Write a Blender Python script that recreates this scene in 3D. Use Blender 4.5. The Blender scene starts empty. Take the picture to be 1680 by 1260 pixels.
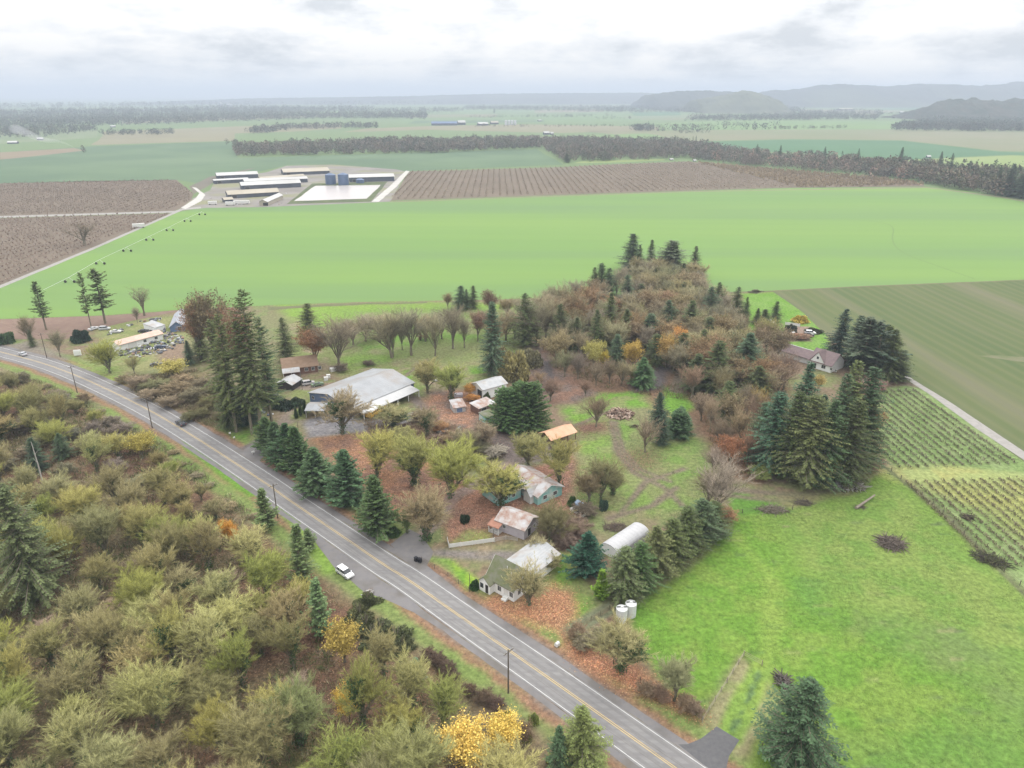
import bpy, math, random
import numpy as np
from mathutils import Vector
from mathutils.geometry import tessellate_polygon

# ------------------------------------------------------------------ camera, sky, sun, exposure
S = bpy.context.scene
CAMH = 100.0                      # drone height above the valley floor, metres
FPX = 1165.0                      # focal length in photo pixels (photo is 1680 px wide)
PITCH = math.atan(475 / 1165.0)
cam = bpy.data.cameras.new('camera'); cam_o = bpy.data.objects.new('camera', cam)
S.collection.objects.link(cam_o); S.camera = cam_o
cam.sensor_width = 36.0; cam.lens = 36.0 * FPX / 1680.0
cam.clip_start = 1.0; cam.clip_end = 120000.0
cam_o.location = (0, 0, CAMH)
cam_o.rotation_euler = (math.pi / 2 - PITCH, 0, 0)
S.render.resolution_x = 1024; S.render.resolution_y = 768
S.view_settings.view_transform = 'Standard'; S.view_settings.look = 'None'
S.view_settings.exposure = 0.40; S.view_settings.gamma = 1.0

SUN_EL = math.radians(42); SUN_AZ = math.radians(25)
w = bpy.data.worlds.new('World'); S.world = w; w.use_nodes = True
nt = w.node_tree; nt.nodes.clear()
def N(t, **k):
    n = nt.nodes.new(t)
    for a, b in k.items(): setattr(n, a, b)
    return n
def Lk(a, b): nt.links.new(a, b)
out = N('ShaderNodeOutputWorld'); bg = N('ShaderNodeBackground')
tc = N('ShaderNodeTexCoord'); sep = N('ShaderNodeSeparateXYZ'); Lk(tc.outputs['Generated'], sep.inputs[0])
mz = N('ShaderNodeMath', operation='MAXIMUM'); mz.inputs[1].default_value = 0.0; Lk(sep.outputs['Z'], mz.inputs[0])
# cloud deck seen in perspective: project the view direction on a high plane
az = N('ShaderNodeMath', operation='ADD'); az.inputs[1].default_value = 0.035; Lk(mz.outputs[0], az.inputs[0])
dx = N('ShaderNodeMath', operation='DIVIDE'); dy = N('ShaderNodeMath', operation='DIVIDE')
Lk(sep.outputs['X'], dx.inputs[0]); Lk(az.outputs[0], dx.inputs[1]); Lk(sep.outputs['Y'], dy.inputs[0]); Lk(az.outputs[0], dy.inputs[1])
cb = N('ShaderNodeCombineXYZ'); Lk(dx.outputs[0], cb.inputs[0]); Lk(dy.outputs[0], cb.inputs[1])
n1 = N('ShaderNodeTexNoise'); n1.inputs['Scale'].default_value = 0.17; n1.inputs['Detail'].default_value = 8; n1.inputs['Roughness'].default_value = 0.55; n1.inputs['Distortion'].default_value = 0.3
Lk(cb.outputs[0], n1.inputs['Vector'])
n2 = N('ShaderNodeTexNoise'); n2.inputs['Scale'].default_value = 6.0; n2.inputs['Detail'].default_value = 7; n2.inputs['Roughness'].default_value = 0.6
mp = N('ShaderNodeMapping'); mp.inputs['Scale'].default_value = (1.0, 1.0, 2.9); mp.inputs['Location'].default_value = (0.35, 0.1, 0.2)
Lk(tc.outputs['Generated'], mp.inputs[0]); Lk(mp.outputs[0], n2.inputs['Vector'])
mx = N('ShaderNodeMath', operation='MULTIPLY_ADD'); mx.inputs[1].default_value = 0.36; Lk(n1.outputs['Fac'], mx.inputs[0])
m2 = N('ShaderNodeMath', operation='MULTIPLY'); m2.inputs[1].default_value = 0.74; Lk(n2.outputs['Fac'], m2.inputs[0]); Lk(m2.outputs[0], mx.inputs[2])
cr = N('ShaderNodeValToRGB'); Lk(mx.outputs[0], cr.inputs[0])
e = cr.color_ramp.elements
e[0].position = 0.45; e[0].color = (0.67, 0.695, 0.725, 1)
e[1].position = 0.60; e[1].color = (1.15, 1.11, 1.06, 1)
k = cr.color_ramp.elements.new(0.52); k.color = (0.92, 0.925, 0.935, 1)
# CIE overcast law: the deck brightens three times towards the zenith
gr = N('ShaderNodeMath', operation='MULTIPLY_ADD'); gr.inputs[1].default_value = 1.95; gr.inputs[2].default_value = 0.70; Lk(mz.outputs[0], gr.inputs[0])
vm = N('ShaderNodeVectorMath', operation='SCALE'); Lk(cr.outputs[0], vm.inputs[0]); Lk(gr.outputs[0], vm.inputs['Scale'])
sky = N('ShaderNodeTexSky', sky_type='NISHITA'); sky.sun_disc = False; sky.sun_elevation = SUN_EL; sky.sun_rotation = SUN_AZ
sk = N('ShaderNodeVectorMath', operation='SCALE'); sk.inputs['Scale'].default_value = 0.06; Lk(sky.outputs[0], sk.inputs[0])
mxc = N('ShaderNodeMixRGB'); mxc.inputs[0].default_value = 0.96; Lk(sk.outputs[0], mxc.inputs[1]); Lk(vm.outputs[0], mxc.inputs[2])
Lk(mxc.outputs[0], bg.inputs[0]); bg.inputs[1].default_value = 1.0; Lk(bg.outputs[0], out.inputs[0])

sun = bpy.data.lights.new('sun', 'SUN'); sun.energy = 1.0; sun.angle = math.radians(25); sun.color = (1.0, 0.96, 0.9)
sun_o = bpy.data.objects.new('sun', sun); S.collection.objects.link(sun_o)
sun_o.rotation_euler = (math.pi / 2 - SUN_EL, 0, math.pi - SUN_AZ)

# ------------------------------------------------------------------ helpers
R = random.Random(7); NR = np.random.RandomState(11)
def P(x, y, h=0.0):
    """ground point (world X, Y) under a photo pixel"""
    u = (x - 840) / FPX; v = (y - 630) / FPX
    d = math.sin(PITCH) + v * math.cos(PITCH); f = math.cos(PITCH) - v * math.sin(PITCH)
    t = (CAMH - h) / d
    return (u * t, f * t)
def PXM(x, y):
    """metres per photo pixel at that ground point"""
    v = (y - 630) / FPX
    return CAMH / (math.sin(PITCH) + v * math.cos(PITCH)) / FPX
def HG(y, yt):
    v0 = (y - 630) / FPX; v = (yt - 630) / FPX
    Y = CAMH * (math.cos(PITCH) - v0 * math.sin(PITCH)) / (math.sin(PITCH) + v0 * math.cos(PITCH))
    return CAMH - Y * (math.sin(PITCH) + v * math.cos(PITCH)) / (math.cos(PITCH) - v * math.sin(PITCH))

MATS = {}
def mat(name, c, c2=None, scale=1.0, rough=0.9, spec=0.15, bump=0.0, attr=False, objcol=False, wave=None, stretch=None, c3=None, scale3=0.1, metal=0.0, seam=None):
    if name in MATS: return MATS[name]
    m = bpy.data.materials.new(name); m.use_nodes = True; t = m.node_tree; b = t.nodes['Principled BSDF']
    b.inputs['Roughness'].default_value = rough; b.inputs['Specular IOR Level'].default_value = spec; b.inputs['Metallic'].default_value = metal
    def n(ty, **k):
        q = t.nodes.new(ty)
        for a, v in k.items(): setattr(q, a, v)
        return q
    co = n('ShaderNodeTexCoord'); vec = co.outputs['Object']
    if stretch:
        mpn = n('ShaderNodeMapping'); mpn.inputs['Rotation'].default_value = (0, 0, stretch[0]); mpn.inputs['Scale'].default_value = (stretch[1], stretch[2], 1)
        t.links.new(vec, mpn.inputs[0]); vec = mpn.outputs[0]
    no = n('ShaderNodeTexNoise'); no.inputs['Scale'].default_value = scale; no.inputs['Detail'].default_value = 6; no.inputs['Roughness'].default_value = 0.62
    t.links.new(vec, no.inputs['Vector'])
    mr = n('ShaderNodeMapRange'); mr.inputs['From Min'].default_value = 0.33; mr.inputs['From Max'].default_value = 0.67; t.links.new(no.outputs['Fac'], mr.inputs[0])
    mi = n('ShaderNodeMixRGB'); mi.inputs[1].default_value = (*c, 1); mi.inputs[2].default_value = (*(c2 or c), 1); t.links.new(mr.outputs[0], mi.inputs[0])
    cur = mi.outputs[0]
    if c3:
        n3 = n('ShaderNodeTexNoise'); n3.inputs['Scale'].default_value = scale3; n3.inputs['Detail'].default_value = 4
        t.links.new(vec, n3.inputs['Vector'])
        r3 = n('ShaderNodeMapRange'); r3.inputs['From Min'].default_value = 0.48; r3.inputs['From Max'].default_value = 0.66; t.links.new(n3.outputs['Fac'], r3.inputs[0])
        m3 = n('ShaderNodeMixRGB'); t.links.new(r3.outputs[0], m3.inputs[0]); t.links.new(cur, m3.inputs[1]); m3.inputs[2].default_value = (*c3, 1); cur = m3.outputs[0]
    if wave:      # rows / tramlines: (angle, period m, strength, colour)
        mw = n('ShaderNodeMapping'); mw.inputs['Rotation'].default_value = (0, 0, wave[0]); t.links.new(co.outputs['Object'], mw.inputs[0])
        wv = n('ShaderNodeTexWave'); wv.inputs['Scale'].default_value = 2 * math.pi / wave[1] / 20.0; wv.inputs['Distortion'].default_value = 1.2; wv.inputs['Detail'].default_value = 3; wv.inputs['Detail Scale'].default_value = 0.6
        t.links.new(mw.outputs[0], wv.inputs['Vector'])
        pw = n('ShaderNodeMath', operation='POWER'); pw.inputs[1].default_value = wave[4] if len(wave) > 4 else 2.0; t.links.new(wv.outputs['Fac'], pw.inputs[0])
        ms = n('ShaderNodeMath', operation='MULTIPLY'); ms.inputs[1].default_value = wave[2]; t.links.new(pw.outputs[0], ms.inputs[0])
        mm = n('ShaderNodeMixRGB'); mm.inputs[2].default_value = (*wave[3], 1); t.links.new(ms.outputs[0], mm.inputs[0]); t.links.new(cur, mm.inputs[1]); cur = mm.outputs[0]
    if attr:
        at = n('ShaderNodeAttribute'); at.attribute_name = 'tint'
        ml = n('ShaderNodeMixRGB', blend_type='MULTIPLY'); ml.inputs[0].default_value = 1; t.links.new(cur, ml.inputs[1]); t.links.new(at.outputs['Color'], ml.inputs[2]); cur = ml.outputs[0]
    if objcol:
        oi = n('ShaderNodeObjectInfo'); ml = n('ShaderNodeMixRGB', blend_type='MULTIPLY'); ml.inputs[0].default_value = 1
        t.links.new(cur, ml.inputs[1]); t.links.new(oi.outputs['Color'], ml.inputs[2]); cur = ml.outputs[0]
    t.links.new(cur, b.inputs['Base Color'])
    if bump or seam:
        bp = n('ShaderNodeBump'); bp.inputs['Strength'].default_value = bump or 0.6; bp.inputs['Distance'].default_value = 0.2
        if seam:
            wv = n('ShaderNodeTexWave'); wv.bands_direction = seam[0]; wv.inputs['Scale'].default_value = 2 * math.pi / seam[1] / 20.0
            t.links.new(co.outputs['Object'], wv.inputs['Vector']); t.links.new(wv.outputs['Fac'], bp.inputs['Height']); bp.inputs['Distance'].default_value = 0.05
        else: t.links.new(no.outputs['Fac'], bp.inputs['Height'])
        t.links.new(bp.outputs[0], b.inputs['Normal'])
    MATS[name] = m; return m

def mesh_np(name, V, F, mats, midx=None, tint=None):
    """V (n,3), F (m,k) all the same k"""
    me = bpy.data.meshes.new(name); V = np.asarray(V, np.float32); F = np.asarray(F, np.int32)
    me.vertices.add(len(V)); me.vertices.foreach_set('co', V.ravel())
    me.loops.add(F.size); me.loops.foreach_set('vertex_index', F.ravel())
    me.polygons.add(len(F)); k = F.shape[1]
    me.polygons.foreach_set('loop_start', np.arange(0, F.size, k, dtype=np.int32))
    if midx is not None: me.polygons.foreach_set('material_index', np.asarray(midx, np.int32))
    for m in mats: me.materials.append(m)
    if tint is not None:
        a = me.color_attributes.new('tint', 'FLOAT_COLOR', 'POINT')
        T = np.ones((len(V), 4), np.float32); T[:, :tint.shape[1]] = tint; a.data.foreach_set('color', T.ravel())
    me.update(); return me

class MB:
    """collects boxes, bars, prisms and tubes into one mesh"""
    def __init__(s): s.v = []; s.f = []; s.m = []; s.mats = []
    def mi(s, m):
        if m not in s.mats: s.mats.append(m)
        return s.mats.index(m)
    def poly(s, vs, fs, m):
        o = len(s.v); s.v += [tuple(q) for q in vs]; i = s.mi(m)
        for f in fs: s.f.append(tuple(o + a for a in f)); s.m.append(i)
    def box(s, x0, x1, y0, y1, z0, z1, m):
        s.poly([(x0,y0,z0),(x1,y0,z0),(x1,y1,z0),(x0,y1,z0),(x0,y0,z1),(x1,y0,z1),(x1,y1,z1),(x0,y1,z1)],
               [(0,3,2,1),(4,5,6,7),(0,1,5,4),(1,2,6,5),(2,3,7,6),(3,0,4,7)], m)
    def prism(s, prof, a0, a1, axis, m):
        """profile (u,z) extruded along axis"""
        n = len(prof)
        if axis == 'x': vs = [(a0, u, z) for u, z in prof] + [(a1, u, z) for u, z in prof]
        else: vs = [(u, a0, z) for u, z in prof] + [(u, a1, z) for u, z in prof]
        fs = [(i, (i+1) % n, n + (i+1) % n, n + i) for i in range(n)] + [tuple(range(n))[::-1], tuple(range(n, 2*n))]
        s.poly(vs, fs, m)
    def tube(s, p0, p1, r0, r1, m, k=8, cap=True):
        p0 = Vector(p0); p1 = Vector(p1); d = (p1 - p0).normalized(); a = d.orthogonal().normalized(); b = d.cross(a)
        vs = []
        for p, r in ((p0, r0), (p1, r1)):
            for i in range(k): t = 2*math.pi*i/k; vs.append(p + (a*math.cos(t) + b*math.sin(t))*r)
        fs = [(i, (i+1) % k, k + (i+1) % k, k + i) for i in range(k)]
        if cap: fs += [tuple(range(k))[::-1], tuple(range(k, 2*k))]
        s.poly(vs, fs, m)
    def build(s, name, parent=None, loc=None, rz=0, smooth=False):
        me = bpy.data.meshes.new(name); me.from_pydata(s.v, [], s.f)
        for m in s.mats: me.materials.append(m)
        me.polygons.foreach_set('material_index', s.m)
        if smooth: me.polygons.foreach_set('use_smooth', [True]*len(s.f))
        me.update()
        o = bpy.data.objects.new(name, me); S.collection.objects.link(o)
        if parent: o.parent = parent
        if loc: o.location = loc
        if rz: o.rotation_euler.z = rz
        return o

LABELS = {}
def tag(o, label, cat, group=None):
    o['label'] = label; o['category'] = cat
    if group: o['group'] = group
    return o
def root(name, x, y, rz=0, z=0):
    o = bpy.data.objects.new(name, None); S.collection.objects.link(o); o.empty_display_size = 0.5
    o.location = (x, y, z); o.rotation_euler.z = rz; return o
def link(name, me, parent=None, col=None, kind=None):
    o = bpy.data.objects.new(name, me); S.collection.objects.link(o)
    if parent: o.parent = parent
    if col: o.color = (*col, 1)
    if kind: o['kind'] = kind
    return o

# value noise in world space
_lat = NR.rand(512, 512).astype(np.float32)
def vn(x, y, s, seed=0):
    x = np.asarray(x) / s + seed * 37.3; y = np.asarray(y) / s + seed * 91.7
    xi = np.floor(x).astype(int); yi = np.floor(y).astype(int); fx = x - xi; fy = y - yi
    fx = fx*fx*(3-2*fx); fy = fy*fy*(3-2*fy)
    a = _lat[xi % 512, yi % 512]; b = _lat[(xi+1) % 512, yi % 512]; c = _lat[xi % 512, (yi+1) % 512]; d = _lat[(xi+1) % 512, (yi+1) % 512]
    return (a*(1-fx)+b*fx)*(1-fy) + (c*(1-fx)+d*fx)*fy
def fbm(x, y, s, seed=0, o=4):
    t = 0; a = 1; n = 0
    for i in range(o): t = t + a*vn(x, y, s/2**i, seed+i); n += a; a *= 0.55
    return t/n
def inpoly(X, Y, poly):
    X = np.asarray(X); Y = np.asarray(Y); r = np.zeros(X.shape, bool); n = len(poly)
    for i in range(n):
        x0, y0 = poly[i]; x1, y1 = poly[(i+1) % n]
        if y0 == y1: continue
        c = ((y0 > Y) != (y1 > Y)) & (X < (x1-x0)*(Y-y0)/(y1-y0)+x0); r ^= c
    return r
def polydist(X, Y, poly, closed=True):
    d = np.full(np.shape(X), 1e18); n = len(poly)
    for i in range(n if closed else n-1):
        x0, y0 = poly[i]; x1, y1 = poly[(i+1) % n]; dx = x1-x0; dy = y1-y0; L = dx*dx+dy*dy+1e-9
        t = np.clip(((X-x0)*dx+(Y-y0)*dy)/L, 0, 1); d = np.minimum(d, (X-x0-t*dx)**2+(Y-y0-t*dy)**2)
    return np.sqrt(d)
W = lambda pts: [P(*q) for q in pts]

# ------------------------------------------------------------------ road geometry
CL_px = [((-260,515),(-260,500)),((-100,560),(-100,546)),((0,584),(0,570)),((114,617),(86,591)),((214,669),(243,659)),((300,721),(314,694)),((417,800),(400,752)),
         ((457,830),(480,800)),((533,883),(590,877)),((613,940),(682,938)),((648,961),(737,969)),((751,1037),(880,1074)),((880,1129),None),((1056,1259),None)]
Lp = [P(*a) for a, b in CL_px]; Rp = [P(*b) for a, b in CL_px if b] + [P(1166,1259)]
def sm_line(pts, step, it=2):
    p = [np.array(q) for q in pts]
    for _ in range(it):
        q = [p[0]]
        for a, b in zip(p[:-1], p[1:]): q += [a*0.75+b*0.25, a*0.25+b*0.75]
        q.append(p[-1]); p = q
    out = [p[0]]; acc = 0
    for a, b in zip(p[:-1], p[1:]):
        L = np.linalg.norm(b-a); n = max(1, int(L/step))
        for i in range(1, n+1): out.append(a+(b-a)*i/n)
    return np.array(out)
# centre line: left edge line moved 3.45 m to the right, far part from both lines
cl = []
for q in Lp[4:]: cl.append(q)
cl = []
for (a, b) in CL_px[:4]:
    A = P(*a); B = P(*b); cl.append(((A[0]+B[0])/2, (A[1]+B[1])/2))
Lq = np.array(Lp[4:]); Rq = np.array(Rp[4:])
for i, q in enumerate(Lq):
    d = (Lq[min(i+1, len(Lq)-1)]-Lq[max(i-1, 0)]); d /= np.linalg.norm(d); cl.append(tuple(q+np.array([-d[1], d[0]])*3.4))
d = np.array(cl[-1])-np.array(cl[-2]); d /= np.linalg.norm(d); cl.append(tuple(np.array(cl[-1])+d*60))
CL = sm_line(cl, 2.5)
tn = np.gradient(CL, axis=0); tn /= np.linalg.norm(tn, axis=1)[:, None]; NRM = np.stack([-tn[:, 1], tn[:, 0]], 1)   # points to the houses
ARC = np.concatenate([[0], np.cumsum(np.linalg.norm(np.diff(CL, axis=0), axis=1))])
def strip(o0, o1, z, name, m, jit=0.0, i0=0, i1=None, kind='structure', nx=2):
    i1 = i1 or len(CL); C = CL[i0:i1]; Nn = NRM[i0:i1]; V = []
    for j in range(nx):
        o = o0+(o1-o0)*j/(nx-1); oo = np.full(len(C), o)
        if jit and j in (0, nx-1): oo = oo+(fbm(C[:, 0], C[:, 1], 6, 3+j)-0.5)*2*jit
        V.append(np.c_[C+Nn*oo[:, None], np.full(len(C), z)])
    n = len(C); V = np.concatenate(V); F = []
    for j in range(nx-1):
        for i in range(n-1): F.append((j*n+i, j*n+i+1, (j+1)*n+i+1, (j+1)*n+i))
    me = mesh_np(name, V, [f[::-1] for f in F] if o1 < o0 else F, [m])
    o = link(name, me)
    if kind: o['kind'] = kind
    return o
def sheet(name, px, z, m, jit=0.3, step=3.0, world=False, kind='structure', sd=1):
    pts = px if world else W(px)
    q = []
    for a, b in zip(pts, pts[1:]+pts[:1]):
        a = np.array(a); b = np.array(b); n = max(1, min(300, int(np.linalg.norm(b-a)/step)))
        for i in range(n): q.append(a+(b-a)*i/n)
    q = np.array(q)
    q = q+np.c_[fbm(q[:, 0], q[:, 1], 4*step, sd)-.5, fbm(q[:, 0], q[:, 1], 4*step, sd+7)-.5]*2*jit
    tri = tessellate_polygon([[Vector((a, b, 0)) for a, b in q]])
    V = np.c_[q, np.full(len(q), z)]; F = []
    for t in tri:
        a, b, c = [q[i] for i in t]
        F.append(t if (b[0]-a[0])*(c[1]-a[1])-(b[1]-a[1])*(c[0]-a[0]) > 0 else t[::-1])
    o = link(name, mesh_np(name, V, F, [m])); o['kind'] = kind; return o
HAZE = 0.00017
# ------------------------------------------------------------------ the ground, one sheet to the horizon
def axis_lines(lo, hi, step, far, g=1.09):
    a = list(np.arange(lo, hi+.01, step)); s = step
    x = a[-1]
    while x < far: s *= g; x += s; a.append(x)
    s = step; x = a[0]; pre = []
    while x > -far: s *= g; x -= s; pre.append(x)
    return np.array(pre[::-1]+a)
gx = axis_lines(-260, 235, 0.85, 60000)
gy = list(np.arange(60, 330, 0.85)); s_ = .85
while gy[-1] < 60000: s_ *= 1.07; gy.append(gy[-1]+s_)
s_ = .85; pre = []
y_ = 60
while y_ > -60000: s_ *= 1.3; y_ -= s_; pre.append(y_)
gy = np.array(pre[::-1]+gy)
GX, GY = np.meshgrid(gx, gy); nX, nY = len(gx), len(gy)
X = GX.ravel(); Y = GY.ravel()
col = np.zeros((len(X), 3)); leaf = np.zeros(len(X))
nA = fbm(X, Y, 22, 1); nB = fbm(X, Y, 6, 5); nC = fbm(X, Y, 60, 9)
near = (Y > 40) & (Y < 700) & (np.abs(X) < 500)
def mixc(a, b, t): return np.array(a)[None]*(1-t[:, None])+np.array(b)[None]*t[:, None]
sst = lambda a, b, x: (lambda t: t*t*(3-2*t))(np.clip((x-a)/(b-a), 0, 1))
col[:] = mixc((.15,.15,.075), (.17,.125,.085), sst(.35,.65,nA))
col = col*(1-sst(.5,.7,nB)[:,None]*.5)+mixc((.12,.17,.05), (.13,.2,.06), nC)*sst(.5,.7,nB)[:,None]*.5
fa = sst(450, 900, np.hypot(X, Y)); col = col*(1-fa[:, None])+np.array((.12,.17,.075))*fa[:, None]
def paint(px, c, soft=1.5, amp=2.5, lf=None, c2=None, op=1.0, ns=9, world=False, line=None):
    """mix a ground colour in inside a polygon (or along a line of half-width `line`), edges broken by noise"""
    global col
    poly = px if world else W(px)
    pa = np.array(poly); pad = (line or 0)+soft+amp*2
    ii = np.where(near & (X > pa[:, 0].min()-pad) & (X < pa[:, 0].max()+pad) & (Y > pa[:, 1].min()-pad) & (Y < pa[:, 1].max()+pad))[0]
    if not len(ii): return
    x = X[ii]; y = Y[ii]
    if line: sd = line-polydist(x, y, poly, False)
    else:
        sd = polydist(x, y, poly); sd = np.where(inpoly(x, y, poly), sd, -sd)
    sd = sd+(fbm(x, y, ns, 21)-.5)*2*amp
    t = sst(-soft, soft, sd)*op
    cc = mixc(c, c2 if c2 else c, sst(.35, .65, fbm(x, y, 5, 31)))
    col[ii] = col[ii]*(1-t[:, None])+cc*t[:, None]
    if lf is not None: leaf[ii] = leaf[ii]*(1-t)+lf*t
BR = (.105,.205,.03); BR2 = (.15,.235,.045); DUL = (.15,.175,.065); TAN = (.21,.17,.11); MUD = (.12,.10,.09); LFB = (.155,.10,.076); LFO = (.27,.15,.095)
GRV = (.17,.155,.145)
# distance to road
ii = np.where(near & (Y < 420))[0]; best = np.full(len(ii), 1e9); sgn = np.zeros(len(ii))
for j in range(0, len(CL), 2):
    dx = X[ii]-CL[j, 0]; dy = Y[ii]-CL[j, 1]; d2 = dx*dx+dy*dy; q = d2 < best; best[q] = d2[q]; sgn[q] = (dx*NRM[j, 0]+dy*NRM[j, 1])[q]
rd = np.full(len(X), 1e4); rd[ii] = np.where(np.abs(sgn) < 60, sgn, 1e4*np.sign(sgn))
rd[ii] = np.where(best > 3600, 1e4*np.sign(sgn), rd[ii])
left = near & (rd < 0)
# floor of the wood left of the road: leaf litter, mud, dull moss
t = sst(9, 16, -rd+(nB-.5)*6)*left
cc = mixc((.13,.08,.055), (.14,.12,.07), sst(.38,.62,nA)); cc = cc*(1-sst(.52,.7,nC)[:,None])+np.array((.115,.13,.05))*sst(.52,.7,nC)[:,None]
col = col*(1-t[:, None])+cc*t[:, None]; leaf = leaf*(1-t)+.55*t
# road verges: gravel, leaf drift, grass
for s in (1, -1):
    d = rd*s
    t = sst(3.2, 4.0, d)*(1-sst(4.6+(0.9 if s > 0 else .4), 6.4, d+(nB-.5)*2)); col = col*(1-t[:, None])+mixc((.14,.125,.115), (.16,.12,.095), nB)*t[:, None]
    t = sst(5.2, 6.2, d+(nB-.5)*2)*(1-sst(7.0, 8.6, d+(nB-.5)*2))*.8; col = col*(1-t[:, None])+np.array((.21,.125,.08))*t[:, None]; leaf = leaf*(1-t)+.35*t
    t = sst(7.0, 8.2, d+(nB-.5)*2)*(1-sst(10.0, 12.5, d+(nA-.5)*6))*(.85 if s > 0 else .75)*sst(.3,.5,nA+.12); col = col*(1-t[:, None])+mixc((.11,.19,.035), (.16,.2,.07), nA)*t[:, None]; leaf = leaf*(1-t)+.1*t
# ---- fields and lawns of the homestead side
paint([(480,505),(700,498),(880,505),(880,620),(700,640),(560,620),(470,600)], DUL, 6, 6, 0, TAN, ns=30)
paint([(460,500),(560,500),(700,497),(860,498),(860,508),(600,512),(520,540),(470,520)], BR2, 4, 5, 0)
paint([(590,548),(690,535),(800,552),(800,566),(690,566),(600,575)], BR, 5, 6, 0, DUL)
paint([(560,585),(640,580),(640,602),(560,606)], BR2, 3, 4, 0, DUL)
paint([(640,628),(672,605),(700,618),(690,640),(660,645)], BR, 2, 3, 0, DUL)
paint([(770,600),(800,598),(800,612),(772,614)], BR, 1, 2, 0)
paint([(690,560),(800,558),(870,575),(860,610),(760,600),(680,590)], TAN, 6, 5, .2, DUL, .7)
paint([(870,570),(905,560),(920,600),(1100,640),(1240,640),(1240,730),(1130,640),(1080,650),(900,665),(850,640)], LFB, 3, 4, .6, MUD)
paint([(900,570),(980,500),(1100,450),(1160,480),(1290,545),(1290,640),(1200,700),(1000,650),(900,600)], (.13,.09,.06), 4, 4, .6)
paint([(150,525),(240,522),(300,515),(318,600),(280,612),(160,610)], DUL, 5, 6, 0, (.2,.2,.09))
paint([(250,575),(305,560),(320,590),(280,610)], (.19,.14,.10), 3, 3, 0)
paint([(115,590),(190,590),(200,640),(130,610)], BR2, 4, 5, 0, DUL, .7)
paint([(215,620),(350,605),(350,690),(290,680),(215,640)], (.14,.105,.07), 3, 4, .3, (.17,.15,.08))
paint([(0,565),(60,560),(110,590),(0,572)], (.17,.15,.12), 3, 3, 0)
paint([(380,695),(430,690),(440,715),(420,722),(385,715)], BR, 2, 3, 0, DUL)
paint([(505,718),(600,705),(690,745),(790,795),(800,800),(760,830),(700,875),(640,850),(600,790),(540,745)], LFB, 3, 3, .75, (.22,.13,.08))
paint([(630,800),(700,770),(760,800),(700,860)], LFB, 3, 3, .8, (.22,.12,.085), .6)
paint([(700,640),(790,640),(800,700),(850,740),(780,720),(690,700)], (.24,.145,.10), 3, 4, .8, MUD)
paint([(590,700),(700,680),(780,720),(740,745),(640,730)], (.17,.145,.10), 3, 4, .3, LFB)
paint([(735,893),(725,860),(760,810),(800,795),(860,800),(860,840),(815,880)], LFB, 2, 2.5, .8, (.22,.125,.09))
paint([(850,770),(935,745),(975,800),(950,850),(880,850),(860,820)], LFB, 2, 3, .75, (.23,.13,.095))
paint([(735,893),(770,870),(805,872),(805,888)], (.17,.19,.06), 1.5, 1.5, .2, DUL)
paint([(700,905),(735,897),(850,890),(860,900),(810,925),(760,925)], (.15,.15,.075), 1.5, 2, .15, TAN)
paint([(700,912),(735,928),(768,966),(785,955),(740,915)], (.2,.31,.035), 1, 1, 0, BR)
paint([(860,880),(950,870),(950,900),(890,905)], (.13,.085,.07), 2, 3, .5)
paint([(905,905),(940,915),(990,985),(1000,985),(930,1030),(935,985),(900,960)], BR, 2, 2, .1, DUL)
# orchard lawn, tracks
paint([(930,690),(1000,665),(1030,690),(1000,730),(1050,790),(1180,830),(1190,850),(1000,850),(940,820),(960,760)], (.14,.19,.06), 3, 4, .15, TAN)
paint([(985,645),(1060,640),(1066,668),(1020,668),(985,690),(930,690),(925,670)], BR, 2, 3, 0, DUL)
paint([(1085,632),(1112,636),(1140,668),(1110,680),(1088,668)], BR, 2, 2.5, 0)
paint([(1010,695),(1040,700),(1032,722),(1008,718)], BR, 1, 2, 0)
paint([(945,680),(1010,720),(1040,790),(1090,800),(1130,790),(1120,830),(1060,850),(1000,800),(950,740)], BR2, 3, 4, 0, DUL, .8)
paint([(1075,740),(1140,720),(1150,780),(1090,800)], BR, 3, 4, 0, DUL, .8)
paint([(1195,800),(1290,835),(1250,850),(1195,850)], (.085,.18,.03), 2, 3, 0)
paint([(1010,745),(1075,735),(1080,765),(1030,770)], LFB, 2, 2, .6)
paint([(940,700),(990,692),(1000,705),(955,712)], LFB, 2, 2, .6)
paint([(1170,640),(1240,640),(1240,790),(1200,790),(1150,700)], (.16,.10,.065), 3, 3, .6)
paint([(1000,700),(1060,700),(1150,720),(1185,800),(1190,850),(1060,860),(960,820),(960,740)], (.12,.18,.05), 4, 6, .05, (.15,.19,.065), .6)
paint([(560,510),(720,500),(880,510),(860,590),(700,600),(560,600)], (.12,.185,.05), 6, 8, 0, None, .45)
for ln, wd in (([(1003,692),(1012,740),(1040,775),(1090,800),(1120,830)], .9), ([(1011,692),(1022,738),(1050,770),(1100,790)], .7),
               ([(935,700),(960,692),(1005,672)], .8), ([(1110,640),(1120,615),(1090,600)], 3), ([(1000,850),(1070,830),(1110,800)], 1.1),
               ([(1020,840),(1060,790),(1120,770)], .9), ([(1180,800),(1230,806),(1300,812),(1390,802)], 1.2), ([(1180,812),(1260,820),(1310,822)], .8),
               ([(640,632),(660,620),(700,590)], .8), ([(1490,627),(1495,640)], 3)):
    paint(ln, (.14,.115,.085), .8, .6, .1, line=wd)
paint([(890,592),(912,590),(908,625),(890,640),(873,632)], (.09,.08,.08), 1.5, 2, .2)
paint([(1070,600),(1100,600),(1092,640),(1040,645),(1030,636)], (.085,.075,.075), 2, 2, .2)
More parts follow.
